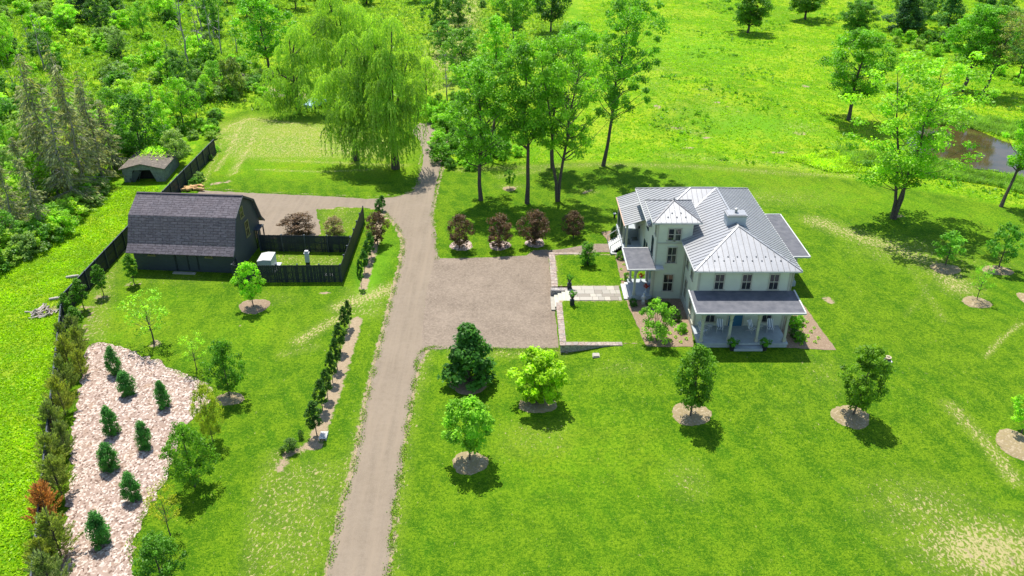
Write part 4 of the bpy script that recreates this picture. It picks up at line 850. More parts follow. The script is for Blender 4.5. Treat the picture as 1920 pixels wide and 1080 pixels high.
def make_tree(seed, h, r, hb, shape='round', ncl=45, rc=.45, nl=40, ls=.22, tr=.07, flat=.7, bend=.0, multi=1, aspect=.6, shell=.55, dens=1.0, limbs=True, lump=.25, mat_='leaf', barkm='bark'):
    q = np.random.default_rng(seed); mb = MB(); stems = []
    for k in range(multi):
        ang = 2 * math.pi * k / max(1, multi) + q.uniform(0, 1); off = (.06 * h if multi > 1 else 0); lean = np.array((math.cos(ang), math.sin(ang))) * (.16 * h if multi > 1 else 0) + q.normal(0, .015 * h + bend * h, 2)
        nseg = 7; tp = [np.array((math.cos(ang) * off * .15 + lean[0] * (i / nseg) ** 1.3 + q.normal(0, .006 * h), math.sin(ang) * off * .15 + lean[1] * (i / nseg) ** 1.3 + q.normal(0, .006 * h), h * .93 * i / nseg - .05)) for i in range(nseg + 1)]
        rr = [tr * (1.25 if i == 0 else 1) * (1 - .9 * (i / nseg) ** 1.2) + .006 for i in range(nseg + 1)]; mb.tube(tp, rr, 7); stems.append(np.array(tp))
    lob = q.normal(0, 1, (5, 2)); 
    def rad(t, a): 
        k = 1 + lump * sum(.4 * math.sin((i + 2) * a + lob[i, 0] * 3 + t * 4 * lob[i, 1]) for i in range(3)); return r * float(PROF[shape](t)) * k
    cs = []
    for i in range(ncl):
        t = (i + q.uniform(0, 1)) / ncl; a = i * 2.39996 + q.normal(0, .5); f = shell + (1 - shell) * q.uniform(0, 1) ** .6 if q.random() < .8 else q.uniform(0, .6)
        R_ = rad(t, a) * f; st = stems[i % multi]; z = hb + (h - hb) * t; zi = np.clip(z / (h * .93) * (len(st) - 1), 0, len(st) - 1.001); lo = int(zi); base = st[lo] * (1 - zi + lo) + st[lo + 1] * (zi - lo)
        cc = np.array((base[0] * .8 + R_ * math.cos(a), base[1] * .8 + R_ * math.sin(a), z)); cs.append(cc)
        if limbs and i % (2 if ncl > 60 else 1) == 0:
            zb = max(hb * .75, z - R_ * q.uniform(.5, 1.0)); zi = np.clip(zb / (h * .93) * (len(st) - 1), 0, len(st) - 1.001); lo = int(zi); b0 = st[lo] * (1 - zi + lo) + st[lo + 1] * (zi - lo)
            md = b0 * .5 + cc * .5 + np.array((0, 0, -.06 * R_)) + q.normal(0, .04 * r, 3); lr = max(.008, tr * .34 * (1 - .6 * t)); mb.tube([b0, md, cc], [lr, lr * .6, lr * .2], 4, cap=False)
    cs = np.array(cs); n = int(nl * dens * 1.55); m = len(cs)
    szs = q.uniform(.65, 1.35, m); pts = unit(q.normal(0, 1, (m, n, 3))) * (q.uniform(0, 1, (m, n, 1)) ** .45) * rc * szs[:, None, None]; pts[..., 2] *= flat
    c = (cs[:, None, :] + pts).reshape(-1, 3); out = unit(pts.reshape(-1, 3)) * .6; out[:, 2] += .85
    c[:, 2] = np.maximum(c[:, 2], .05)
    V = leafquads(c, out, ls, aspect, q); cv = q.uniform(0, 1, m); v = np.clip(.55 * np.repeat(cv, n) + .45 * q.uniform(0, 1, len(c)), 0, 1)
    tm = bpy.data.meshes.new('trunk'); tm.from_pydata(mb.v, [], mb.f); tm.materials.append(M[barkm]); cm = leafmesh('crown', V, v); cm.materials.append(M[mat_])
    r, h = dims(V); return dict(t=tm, c=cm, h=h, r=r)
def make_conifer(seed, h, r, hb, nwh=30, dead=.3, ls=.36):
    q = np.random.default_rng(seed); mb = MB(); tp = [(q.normal(0, .01 * h), q.normal(0, .01 * h), h * i / 6) for i in range(7)]; mb.tube(tp, [.16 * (1 - i / 6.3) for i in range(7)], 6)
    c, al = [], []
    for i in range(nwh):
        t = i / nwh; z = hb + (h - hb) * t; R_ = r * (1 - t) ** .8 + .15
        for k in range(int(q.integers(3, 6))):
            a = q.uniform(0, 6.28); L_ = R_ * q.uniform(.55, 1.1); d = np.array((math.cos(a), math.sin(a), -.22)); p0 = np.array((0, 0, z)); mb.tube([p0, p0 + d * L_], [.03, .008], 3, cap=False)
            if q.random() < dead: continue
            m = int(L_ * 26); u = q.uniform(.15, 1, m); pp = p0 + d * (L_ * u)[:, None] + np.stack([q.normal(0, .16, m), q.normal(0, .16, m), -q.uniform(0, .35, m)], 1); c.append(pp); al.append(np.tile(d + np.array((0, 0, -.5)), (m, 1)))
    c = np.concatenate(c); al = np.concatenate(al); V = leafquads(c, np.tile((0, 0, 1.), (len(c), 1)), ls, .3, q, al)
    tm = bpy.data.meshes.new('trunk'); tm.from_pydata(mb.v, [], mb.f); tm.materials.append(M['bark_grey']); cm = leafmesh('crown', V, q.uniform(0, 1, len(c))); cm.materials.append(M['needle'])
    r, h = dims(V); return dict(t=tm, c=cm, h=h, r=r)
def make_juniper(seed, h, r):
    q = np.random.default_rng(seed); mb = MB(); mb.tube([(0, 0, 0), (q.normal(0, .1), q.normal(0, .1), h * .5), (q.normal(0, .15), q.normal(0, .15), h * .95)], [.08, .05, .01], 6)
    c, al = [], []
    for i in range(72):
        t = q.uniform(0, 1) ** 1.2; z = .1 + h * .9 * t; a = q.uniform(0, 6.28); R_ = r * (1 - t) ** .65 * q.uniform(.65, 1.25) + .1; d = unit(np.array((math.cos(a), math.sin(a), .45 + .5 * t))); L_ = R_ / math.hypot(d[0], d[1])
        p0 = np.array((0, 0, z * .75)); mb.tube([p0, p0 + d * L_ * .8], [.02, .005], 3, cap=False); m = int(26 + L_ * 36); u = q.uniform(.25, 1.02, m) ** .8; w_ = .17 * (1.25 - u)
        c.append(p0 + d * (L_ * u)[:, None] + q.normal(0, 1, (m, 3)) * w_[:, None]); al.append(np.tile(d, (m, 1)))
    c = np.concatenate(c); al = np.concatenate(al); V = leafquads(c, np.tile((0, 0, 1.), (len(c), 1)), .2, .35, q, al)
    tm = bpy.data.meshes.new('trunk'); tm.from_pydata(mb.v, [], mb.f); tm.materials.append(M['bark']); cm = leafmesh('crown', V, np.clip(q.normal(.45, .25, len(c)), 0, 1)); cm.materials.append(M['needle'])
    r, h = dims(V); return dict(t=tm, c=cm, h=h, r=r)
def make_dead(seed, h, lean=0.0):
    q = np.random.default_rng(seed); mb = MB(); pts = [np.array((lean * h * (i / 6) ** 1.2 + q.normal(0, .012 * h), q.normal(0, .012 * h), h * i / 6)) for i in range(7)]; mb.tube(pts, [.2 * (1 - i / 6.6) for i in range(7)], 7); root = mb; mb2 = MB()
    for i in range(16):
        k = int(q.integers(2, 7)); p = pts[k]; a = q.uniform(0, 6.28); L_ = q.uniform(.1, .26) * h * (1.2 - k / 7); e = p + np.array((math.cos(a) * L_, math.sin(a) * L_, q.uniform(.1, .7) * L_)); m_ = (p + e) / 2 + q.normal(0, .12, 3)
        mb2.tube([p, m_, e], [.06, .04, .012], 4, cap=False); 
        for j in range(2): a2 = a + q.normal(0, .9); mb2.tube([m_, m_ + np.array((math.cos(a2), math.sin(a2), q.uniform(0, .8))) * L_ * .45], [.025, .008], 3, cap=False)
    tm = bpy.data.meshes.new('trunk'); tm.from_pydata(mb.v, [], mb.f); tm.materials.append(M['bark_grey']); cm = bpy.data.meshes.new('branches'); cm.from_pydata(mb2.v, [], mb2.f); cm.materials.append(M['bark_grey'])
    return dict(t=tm, c=cm, h=h, r=h * .3, cn='branches')
def make_willow(seed, h, r, lobes, tr=.4, nst=700, lean=(0, 0), maxdrop=.75, ls=.34):
    """lobes: (x, y, z, radius) domes of arching branches from which strands hang"""
    q = np.random.default_rng(seed); mb = MB(); top = np.array((lean[0] + q.normal(0, .2), lean[1], h * .8)); fork = np.array((lean[0] * .35, lean[1] * .35, h * .3)); mb.tube([(0, 0, -.1), fork * (.55, .55, .5), fork, (fork + top) / 2 + q.normal(0, .3, 3), top], [tr * 1.3, tr * .95, tr * .8, tr * .5, tr * .12], 8)
    c, al, vv = [], [], []
    sub = []
    for (lx, ly, lz, lr) in lobes:
        sub.append((lx, ly, lz + lr * .25, lr * .46))
        for k in range(5): a = q.uniform(0, 1) + k * 1.2566; f = q.uniform(.5, .85); sub.append((lx + lr * f * math.cos(a), ly + lr * f * math.sin(a), lz + lr * q.uniform(-.7, .4), lr * q.uniform(.18, .32)))
        ce = np.array((lx, ly, lz)); b0 = fork if lz < h * .7 else (fork + top) / 2; mb.tube([b0, (b0 + ce) / 2 + np.array((0, 0, .25 * lr)), ce + np.array((0, 0, lr * .3))], [tr * .45, tr * .3, tr * .1], 5, cap=False)
    tot = sum(l[3] ** 2 for l in sub)
    for (lx, ly, lz, lr) in sub:
        ce = np.array((lx, ly, lz)); ns = int(nst * 1.05 * lr * lr / tot); lobev = q.uniform(0, 1); low = q.random() < .3
        for s_ in range(ns):
            a = q.uniform(0, 6.28); f = math.sqrt(q.uniform(0, 1)); z_ = lr * .95 * math.sqrt(max(0, 1 - f * f * .97)); p = ce + np.array((lr * f * math.cos(a), lr * f * math.sin(a), z_ + q.normal(0, .1)))
            drop = lr * q.uniform(.6, 2.2) + (q.uniform(0, maxdrop) * lz * .6 if (low and q.random() < .5) else 0); drop = max(.5, min(p[2] - .4, drop)); m = max(4, int(drop / .13)); u = np.linspace(0, 1, m); out = np.array((math.cos(a), math.sin(a), 0))
            pp = p + out * (.45 * np.minimum(1, u * drop / 1.0) * (.3 + f))[:, None] - np.array((0, 0, 1.)) * (u * drop)[:, None]; sw = q.normal(0, .12, 2); pp[:, 0] += sw[0] * u * 1.5; pp[:, 1] += sw[1] * u * 1.5
            pp += q.normal(0, .06, pp.shape); c.append(pp); al.append(np.tile((0., 0, -1), (m, 1)) + out * (1.0 * (1 - u))[:, None]); vv.append(np.clip(.5 * lobev + .25 * q.uniform(0, 1) + .25 * q.uniform(0, 1, m), 0, 1))
    c = np.concatenate(c); al = np.concatenate(al); outn = q.normal(0, .7, c.shape); outn[:, 2] += .9
    V = leafquads(c, outn, ls, .34, q, al); tm = bpy.data.meshes.new('trunk'); tm.from_pydata(mb.v, [], mb.f); tm.materials.append(M['bark']); cm = leafmesh('crown', V, np.concatenate(vv)); cm.materials.append(M['leaf'])
    return dict(t=tm, c=cm, h=h, r=r)
def put(pr, name, label, cat, loc, sx, sz, col, rz=None, group=None, lean=0.0, cname='crown'):
    t = thing(name, label, cat, loc, rng.uniform(0, 6.28) if rz is None else rz, group)
    t.scale = (sx, sx, sz)
    a = bpy.data.objects.new('trunk' if cat != 'shrub' else 'stem', pr['t']); b = bpy.data.objects.new(pr.get('cn', cname), pr['c'])
    for o in (a, b): C.objects.link(o); o.parent = t
    b.color = (*col, 1); 
    if lean: t.rotation_euler = (lean[1], lean[0], 0)
    return t
def tree_px(pr, bx, by, ty, wpx, label, col, name='young_tree', cat='tree', group=None, rz=None, lean=0.0, cname='crown', z=None):
    x, y, zz = P(bx, by, z); H_ = max(.3, ztop(ty, y) - zz); W_ = wpx / scale_at(y, zz + H_ / 2) / 2
    return put(pr, name, label, cat, (x, y, zz - .02), W_ / pr['r'], H_ / pr['h'], col, rz, group, lean, cname)
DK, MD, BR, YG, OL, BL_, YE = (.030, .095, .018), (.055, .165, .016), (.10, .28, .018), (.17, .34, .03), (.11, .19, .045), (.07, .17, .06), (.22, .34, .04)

# mulch rings round the young trees
def ring(px, py, rx, ry, label, m='straw', hgt_=.16):
    x, y, z = P(px, py); s = scale_at(y); rx *= .92; ry *= .92; a, b = rx / s, ry / s / math.sin(R(28.9) + math.atan((py - 540) / FPX)); mb = MB(); n = 30; vs = [(0, 0, hgt_)]
    for k, (f, hh) in enumerate(((.35, hgt_ * .9), (.7, hgt_ * .7), (.95, hgt_ * .25), (1.05, -.03))):
        for i in range(n):
            u = 2 * math.pi * i / n; w_ = f * (1 + .05 * math.sin(3 * u + px) + rng.normal(0, .035)); X, Y = a * w_ * math.cos(u), b * w_ * math.sin(u); vs.append((X, Y, hh + rng.normal(0, .012) + gz(x + X, y + Y) - z))
    fs = [(0, 1 + i, 1 + (i + 1) % n) for i in range(n)] + [(1 + k * n + i, 1 + (k + 1) * n + i, 1 + (k + 1) * n + (i + 1) % n, 1 + k * n + (i + 1) % n) for k in range(3) for i in range(n)]
    mb.add(vs, fs); tag(mb.build('mulch_ring', M[m], smooth=True, loc=(x, y, z)), label, 'mulch ring', 'mulch rings round young trees')
ring(879, 722, 38, 19, 'straw mulch ring under the dark glossy tree by the parking gravel', 'mulch'); ring(1008, 758, 40, 18, 'straw mulch ring in the shade under the bright green magnolia tree')
ring(881, 868, 36, 23, 'pale straw mulch ring under the light green tree nearest the driveway'); ring(1296, 776, 40, 21, 'pale straw ring under the upright tree below the front porch'); ring(1595, 781, 38, 21, 'pale ring under the leaning tree on the right lawn')
ring(1908, 835, 38, 33, 'straw ring under the tree cut by the right edge of the photo'); ring(1773, 504, 29, 11, 'oval mulch ring under the first small tree of the right hand group'); ring(1870, 507, 30, 10, 'oval mulch ring under the two toned small tree far right')
ring(1831, 567, 28, 12, 'oval mulch ring under the lowest small tree of the right group'); ring(1925, 560, 16, 12, 'mulch ring cut by the right edge of the photo'); ring(477, 574, 31, 15, 'pale brown mulch ring under the bright tree by the barn enclosure', 'mulch')
ring(865, 460, 23, 11, 'pinkish mulch ring under the leftmost purple leaved tree beyond the parking', 'chips'); ring(937, 460, 22, 10, 'pinkish mulch ring under the second purple leaved tree beyond the parking', 'chips'); ring(1003, 455, 20, 10, 'pinkish mulch ring under the third purple leaved tree', 'chips')
ring(430, 748, 30, 14, 'pale mulch ring under the dark maple beside the wood chips', 'straw', .06); ring(1101, 500, 10, 4, 'small mulch ring under the shrub in the upper courtyard lawn', 'mulch', .04); ring(1231, 640, 16, 6, 'mulch mound under the bright tree beside the house', 'mulch', .05)
ring(955, 354, 14, 5, 'small pale ring under the sapling between the tall trees', 'straw', .05)

A1 = make_tree(1, 5, 2.1, .3, 'cone', 60, .55, 60, .3, .1, shell=.6); A2 = make_tree(2, 5, 2.1, .6, 'round', 80, .5, 60, .28, .1, multi=3, shell=.6); A3 = make_tree(3, 5, 2.0, 1.5, 'round', 80, .5, 65, .22, .07)
A4 = make_tree(4, 5.5, 1.5, 1.1, 'oval', 90, .42, 60, .18, .08); A5 = make_tree(5, 5.5, 1.7, 1.0, 'oval', 85, .42, 60, .18, .08, bend=.01)
SM = [make_tree(10 + i, 3.4, 1.2, .9, 'round', 34, .33, 40, .18, .05) for i in range(3)]
SP = [make_tree(20 + i, 4.5, 1.8, 1.8, 'open', 40, .42, 16, .17, .06, lump=.4) for i in range(2)]
MP = [make_tree(30 + i, 4.6, 2.1, .8, 'round', 80, .46, 50, .18, .08, lump=.35) for i in range(3)]
HB = [make_tree(40 + i, 3.6, .78, 1.15, 'flame', 46, .27, 55, .15, .05, shell=.6, lump=.12) for i in range(3)]
YW = [make_tree(50 + i, 2.2, .72, .1, 'flame', 70, .3, 60, .12, .04, mat_='needle', lump=.15) for i in range(3)]
PU = [make_tree(60 + i, 3.5, 1.3, .6, 'round', 60, .38, 42, .16, .06, lump=.3) for i in range(3)]
JU = [make_juniper(70 + i, 4.2, 1.7) for i in range(4)]
tree_px(A1, 878, 716, 610, 100, 'dark glossy dense tree beside the parking gravel corner', (.03, .11, .022))
tree_px(A2, 1008, 757, 662, 98, 'bright green many stemmed magnolia tree with yellow tips', (.16, .32, .012))
tree_px(A3, 880, 864, 748, 92, 'light green tree with bare slim trunk nearest the driveway edge', (.12, .30, .03))
tree_px(A4, 1295, 782, 648, 72, 'upright dark green oval tree on pale ring below the front porch', (.06, .16, .014))
tree_px(A5, 1599, 780, 650, 84, 'leaning dark green tree on the right lawn beside the crouching person', (.065, .16, .012), lean=(.1, 0))
tree_px(SM[0], 1915, 812, 735, 60, 'bright green tree cut by the right edge of the photo', (.13, .33, .02))
tree_px(SM[1], 1772, 499, 436, 58, 'small bright tree nearest the house in the right hand group', (.09, .26, .03)); tree_px(SM[2], 1872, 503, 420, 66, 'two toned small tree on the far right lawn', (.06, .2, .025)); tree_px(SP[0], 1831, 563, 498, 48, 'thin lime green small tree, lowest of the right hand group', (.11, .3, .02))
tree_px(make_tree(6, 4.2, 1.5, 1.1, 'round', 50, .4, 48, .2, .06), 476, 577, 494, 56, 'bright green young tree in front of the black board enclosure', (.13, .33, .02))
tree_px(SP[1], 290, 645, 552, 100, 'thin sparse lime tree with curved bare trunk on the left lawn', (.15, .36, .03)); tree_px(SP[0], 369, 694, 628, 56, 'small sparse lime tree left of the dark maple', (.17, .38, .03))
tree_px(MP[0], 430, 742, 640, 78, 'dark green maple on the edge of the wood chips', (.045, .15, .012)); tree_px(MP[1], 399, 827, 722, 58, 'yellowish thin maple between two dark maples', (.16, .24, .03)); tree_px(MP[2], 366, 912, 797, 96, 'spreading green maple beside the wood chips, second from the bottom', (.06, .17, .014))
tree_px(SP[1], 319, 1004, 912, 76, 'yellow green open maple with orange tinged leaves near the bottom', (.19, .25, .025)); tree_px(MP[0], 306, 1098, 1012, 104, 'dark green maple cut by the bottom edge of the photo', (.045, .145, .014), rz=2.0)
for i, (bx, by, ty, wd, l) in enumerate(((252, 533, 476, 26, 'clipped flame shaped hornbeam nearest the barn corner'), (195, 555, 496, 26, 'second flame shaped hornbeam from the barn along the fence'), (158, 581, 522, 30, 'third flame shaped hornbeam beside the black fence'), (131, 602, 550, 26, 'fourth flame shaped hornbeam close against the fence corner'), (146, 618, 574, 28, 'fifth flame shaped hornbeam where the junipers begin'))):
    tree_px(HB[i % 3], bx, by, ty, wd, l, (.05, .15, .014), 'hornbeam_tree', group='clipped hornbeams along the fence')
for i, (bx, by, ty, wd) in enumerate(((655, 613, 563, 17), (648, 625, 574, 19), (639, 660, 605, 25), (633, 692, 633, 21), (624, 717, 658, 22), (615, 748, 692, 22), (605, 770, 712, 28), (594, 817, 751, 34))):
    o_ = ('farthest', 'second farthest', 'third farthest', 'fourth from the far end', 'fourth from the near end', 'third nearest', 'second nearest', 'nearest')[i]
    tree_px(HB[(i * 2) % 3], bx, by, ty, wd, o_ + ' of the eight dark hornbeams in the lower driveway row', (.028, .085, .016), 'hornbeam_tree', group='dark hornbeams in the lower driveway row')
for i, (bx, by, ty, wd) in enumerate(((678, 540, 486, 14), (684, 512, 470, 17), (690, 492, 450, 18), (696, 482, 436, 19), (712, 409, 373, 18), (717, 395, 366, 14))):
    o_ = ('nearest, below the enclosure corner', 'second nearest', 'third nearest', 'fourth nearest, just below the purple tree', 'front one of the pair beyond the purple tree', 'back one of the pair beyond the purple tree')[i]
    tree_px(HB[i % 3], bx, by, ty, wd, 'narrow upper row hornbeam, ' + o_, (.03, .11, .018), 'hornbeam_tree', group='narrow hornbeams beside the black enclosure')
PUR = (.062, .046, .042)
for i, (bx, by, ty, wd, l) in enumerate(((708, 458, 398, 40, 'purple leaved tree in the hornbeam row right of the enclosure'), (862, 467, 402, 42, 'leftmost purple leaved tree beyond the parking gravel'), (937, 467, 403, 44, 'second purple leaved tree from the left beyond the parking'), (1003, 460, 395, 54, 'widest purple leaved tree beyond the parking, third from left'), (1075, 447, 396, 36, 'purple leaved tree nearest the house, with no mulch ring'), (560, 443, 402, 58, 'broad purple grey shrub tree behind the enclosure beside the barn'), (628, 445, 407, 38, 'pale pinkish shrub tree behind the enclosure'))):
    tree_px(PU[i % 3], bx, by, ty, wd * 1.18, l, PUR if i < 6 else (.15, .15, .12), 'purple_leaf_tree')
for i, (bx, by, ty, wd, l) in enumerate(((217, 701, 650, 26, 'farthest yew on the pale wood chips'), (241, 740, 696, 31, 'yew just below the farthest one on the wood chips'), (309, 763, 714, 27, 'yew alone on the right of the wood chips, upper'), (211, 814, 762, 31, 'left yew of the middle pair on the wood chips'), (273, 840, 790, 29, 'right yew of the middle pair on the wood chips'), (208, 880, 831, 35, 'broad yew left of centre on the wood chips'), (250, 936, 886, 33, 'bright topped yew, second from the bottom of the wood chips'), (192, 1020, 960, 38, 'nearest yew at the bottom of the wood chips'))):
    tree_px(YW[i % 3], bx, by, ty, wd, l, (.045, .165, .035), 'yew_shrub', 'shrub', 'yews on the wood chip bed', cname='foliage')
for i, (bx, by, ty, wd) in enumerate(((140, 640, 590, 40), (118, 655, 605, 34), (148, 668, 612, 40), (128, 692, 628, 52), (150, 705, 655, 40), (122, 735, 668, 56), (118, 778, 706, 60), (102, 820, 752, 60), (120, 850, 790, 50), (100, 880, 815, 68), (112, 930, 858, 76), (92, 985, 905, 70), (110, 1040, 960, 84), (82, 1075, 1010, 70), (100, 1120, 1040, 90))):
    where = ('first at the far end', 'second, tight against the fence', 'third from the far end', 'fourth from the far end', 'fifth, toward the chips', 'sixth from the far end', 'seventh from the far end', 'eighth, in the middle of the row', 'ninth, leaning over the chips', 'tenth from the far end', 'grey green one behind the orange one', 'rusty orange half dead one', 'third from the bottom edge', 'second from the bottom edge, at the fence', 'cut by the bottom edge')[i]
    col = (.30, .15, .06) if i == 11 else random.choice(((.16, .22, .05), (.13, .19, .055), (.19, .24, .045), (.12, .175, .065)))
    tree_px(JU[i % 4], bx + 5, by, ty, wd * .9, 'feathery juniper by the left fence, ' + where, col, 'juniper_tree', group='junipers along the left fence')
# around the house
tree_px(make_tree(7, 2.6, 1.0, .35, 'oval', 40, .3, 45, .17, .05, multi=3), 1101, 499, 455, 38, 'dense round topped shrub tree in the upper courtyard lawn', (.055, .17, .018))
tree_px(make_tree(8, 3.2, 1.6, .5, 'spread', 50, .38, 45, .19, .05, multi=4), 1231, 640, 566, 66, 'bright green spreading tree in the bed beside the house', (.11, .27, .03))
BX = [make_tree(80 + i, .9, .55, .05, 'bush', 24, .2, 50, .09, .03, limbs=False, lump=.1) for i in range(2)]
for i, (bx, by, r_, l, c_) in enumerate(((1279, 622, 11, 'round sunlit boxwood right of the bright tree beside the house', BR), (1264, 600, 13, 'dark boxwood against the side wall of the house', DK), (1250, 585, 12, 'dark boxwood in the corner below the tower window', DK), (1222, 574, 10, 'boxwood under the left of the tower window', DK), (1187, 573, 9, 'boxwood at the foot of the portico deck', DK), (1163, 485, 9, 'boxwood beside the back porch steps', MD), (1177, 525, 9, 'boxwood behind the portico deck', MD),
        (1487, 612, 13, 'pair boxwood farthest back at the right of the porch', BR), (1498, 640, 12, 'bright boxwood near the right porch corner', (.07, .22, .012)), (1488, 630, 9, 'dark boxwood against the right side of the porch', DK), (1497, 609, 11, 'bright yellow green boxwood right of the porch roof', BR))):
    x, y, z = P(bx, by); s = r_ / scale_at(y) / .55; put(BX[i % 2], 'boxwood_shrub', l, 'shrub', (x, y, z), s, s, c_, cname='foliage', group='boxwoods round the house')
tree_px(YW[0], 1150, 453, 424, 16, 'narrow dark cypress left of the back porch stairs', DK, 'cypress_shrub', 'shrub', cname='foliage')
PL = make_tree(90, .3, .32, 0, 'bush', 10, .1, 16, .1, .01, limbs=False); k = 0
for (x0, y0, x1, y1, n) in ((14.0, 63.8, 16.6, 67.0, 12), (26.6, 63.6, 28.8, 71.5, 22), (11.6, 75.8, 12.3, 81.5, 5)):
    for i in range(n):
        x, y = x0 + (x1 - x0) * ((i * .618) % 1), y0 + (y1 - y0) * (i + .5) / n; t = put(PL, 'bedding_plant', ('small green plant in the mulch bed left of the front porch', 'small green plant in the mulch bed right of the front porch', 'small green plant in the mulch bed by the portico')[k], 'plant', (x, y, gz(x, y) + .03), rng.uniform(.5, .9), rng.uniform(.5, .9), YG, group='bedding plants in the mulch, bed %d' % (k + 1), cname='foliage')
    k += 1
FN = make_tree(91, .6, .42, .05, 'spread', 16, .16, 26, .16, .02, aspect=.3, multi=2)
for t, z, s in URNS:
    o = bpy.data.objects.new('plant', FN['c']); C.objects.link(o); o.parent = t; o.location = (0, 0, z - .05); o.scale = (s / .5, s / .5, s / .5 * .9); o.color = (.06, .2, .02, 1) if 'red' not in t['label'] else (.25, .04, .03, 1)
for px, py, ty, wd, l in ((546, 846, 822, 30, 'low dark weedy shrub left of the nearest hornbeam'), (530, 850, 838, 12, 'tiny sapling left of the low dark weedy shrub'), (565, 822, 806, 12, 'tiny sapling just behind the low weedy shrub')):
    tree_px(PU[1], px, py, ty, wd, l, (.05, .12, .03), 'weedy_shrub', 'shrub', cname='foliage')

# tall open trees
def big(seed, **k): return make_tree(seed, **{**dict(h=18, r=5, hb=6, shape='open', ncl=120, rc=.95, nl=92, ls=.3, tr=.27, flat=.6, lump=.5, shell=.45), **k})
tree_px(big(101, r=4.5), 902, 376, 110, 150, 'tall open tree with spreading low left limb, leftmost of the three beyond the parking', (.085, .235, .02), 'tall_tree')
tree_px(big(102, r=3.6, ncl=85, hb=8), 990, 381, 85, 130, 'tall tree with trunk leaning left, middle of the three beyond the parking', (.075, .215, .018), 'tall_tree', lean=(-.06, 0))
tree_px(big(103, r=5.5, ncl=120, multi=2, tr=.24, hb=6.5), 1046, 378, 62, 185, 'largest tall forked tree nearest the house on its left', (.095, .25, .018), 'tall_tree')
tree_px(big(104, r=4, ncl=70), 1036, 315, 75, 110, 'tall tree standing directly behind the largest forked tree', MD, 'tall_tree')
tree_px(big(105, r=5, h=21, hb=8, ncl=120), 1131, 311, -10, 150, 'tall tree with long slanting trunk leaning right at the meadow edge', (.07, .215, .018), 'tall_tree', lean=(.1, 0))
tree_px(big(106, r=4.5, shape='vase', multi=3, tr=.17, hb=4.6, ncl=165, rc=.95, nl=62), 1676, 409, 108, 250, 'twin trunked wide airy tree right of the house', (.13, .31, .02), 'tall_tree')
tree_px(big(107, r=4.5, h=14, hb=4, shape='round', shell=.6), 1590, 226, 55, 135, 'rounded full tree in the meadow behind the twin trunked tree', (.075, .22, .012), 'tall_tree')
tree_px(big(108, r=4, h=14, hb=5), 1803, 172, 10, 130, 'tall tree leaning right by the far bank of the pond', (.07, .22, .015), 'tall_tree', lean=(.14, 0))
tree_px(big(109, r=3.5, h=14, hb=6, ncl=60, nl=40), 1842, 180, 20, 90, 'thin grey half bare tree leaning right by the pond', (.12, .17, .07), 'tall_tree', lean=(.14, 0))
tree_px(big(110, r=3.5, h=14, hb=6, ncl=50), 1876, 387, 205, 90, 'slender tree leaning out of the right edge below the pond', (.11, .29, .018), 'tall_tree', lean=(.16, 0))
tree_px(big(111, r=4, h=9, hb=2.2, rc=.9), 1402, 62, -22, 86, 'small solitary orchard tree on the far meadow, left one', (.05, .15, .012), 'meadow_tree'); tree_px(big(112, r=4, h=9, hb=2.2, rc=.9), 1510, 37, -40, 74, 'small solitary orchard tree on the far meadow, at the top edge', (.05, .15, .012), 'meadow_tree')
tree_px(big(113, r=3.5, h=10, hb=2, rc=.9), 1602, 78, 2, 66, 'narrow dark tree on the far meadow above the rounded tree', (.045, .15, .015), 'meadow_tree')
tree_px(SM[0], 956, 354, 318, 22, 'small sapling between the tall trees beyond the parking', MD)

# willows
hh = lambda ty, by: ztop(ty, P(100, by)[1])
def willow_px(seed, bx, by, ty, lobes, label, nst, tr=.4, col=(.13, .265, .045), lean=(0, 0), md=1.1):
    x, y, z = P(bx, by); H_ = ztop(ty, y); s = scale_at(y, H_ / 2); L_ = []
    for lx, ly_px, dy, lr in lobes:   # pixel x, pixel y of the dome top, depth offset, radius in px
        yy = y + dy; r_ = lr / s; L_.append(((lx - 960) / FPX * (yy * math.cos(PITCH) + (CAM_H - H_ * .7) * math.sin(PITCH)) - x, dy, ztop(ly_px, yy) - r_ * .75, r_))
    pr = make_willow(seed, H_, 5, L_, tr, nst, lean, md); return put(pr, 'willow_tree', label, 'tree', (x, y, z), 1, 1, col, rz=0)
willow_px(201, 742, 316, 35, [(740, 30, 0, 34), (700, 52, 1, 40), (765, 95, 1, 38), (720, 90, -1, 45), (775, 150, 0, 32), (690, 100, 2, 38), (735, 130, -2, 45), (705, 170, -2.5, 40), (752, 190, -2.5, 34), (735, 235, -3, 30), (765, 250, -2, 20), (700, 60, 3, 45), (660, 60, 3, 40)], 'tall weeping willow with visible dark trunk beside the driveway bend', 2500, .5)
willow_px(202, 668, 300, 90, [(640, 125, 0, 50), (690, 130, -1, 45), (610, 150, 0, 40), (665, 165, -3, 48), (625, 205, -4, 34), (700, 205, -4, 36), (650, 225, -5, 30), (690, 250, -5.5, 34), (720, 262, -5, 24), (665, 235, -6, 26)], 'low broad weeping willow in front, branches sweeping the lawn', 2100, .4, (.125, .255, .045))
willow_px(203, 560, 205, 25, [(560, 40, 0, 40), (590, 75, -2, 42), (545, 95, -2, 38), (610, 25, 1, 42), (515, 140, -4, 36), (560, 140, -4, 36), (495, 165, -5, 30), (530, 175, -5, 28), (500, 120, -3, 26)], 'weeping willow at the left of the clump hanging over the hay grass', 1800, .4, (.13, .265, .045), md=.5)
willow_px(204, 650, 190, -35, [(620, -20, 0, 50), (665, 0, 0, 45), (700, 20, -2, 36), (600, 20, 2, 40), (650, 40, -3, 45)], 'far weeping willow rising behind the others at the top edge', 950, .4, (.13, .265, .045), md=.5)
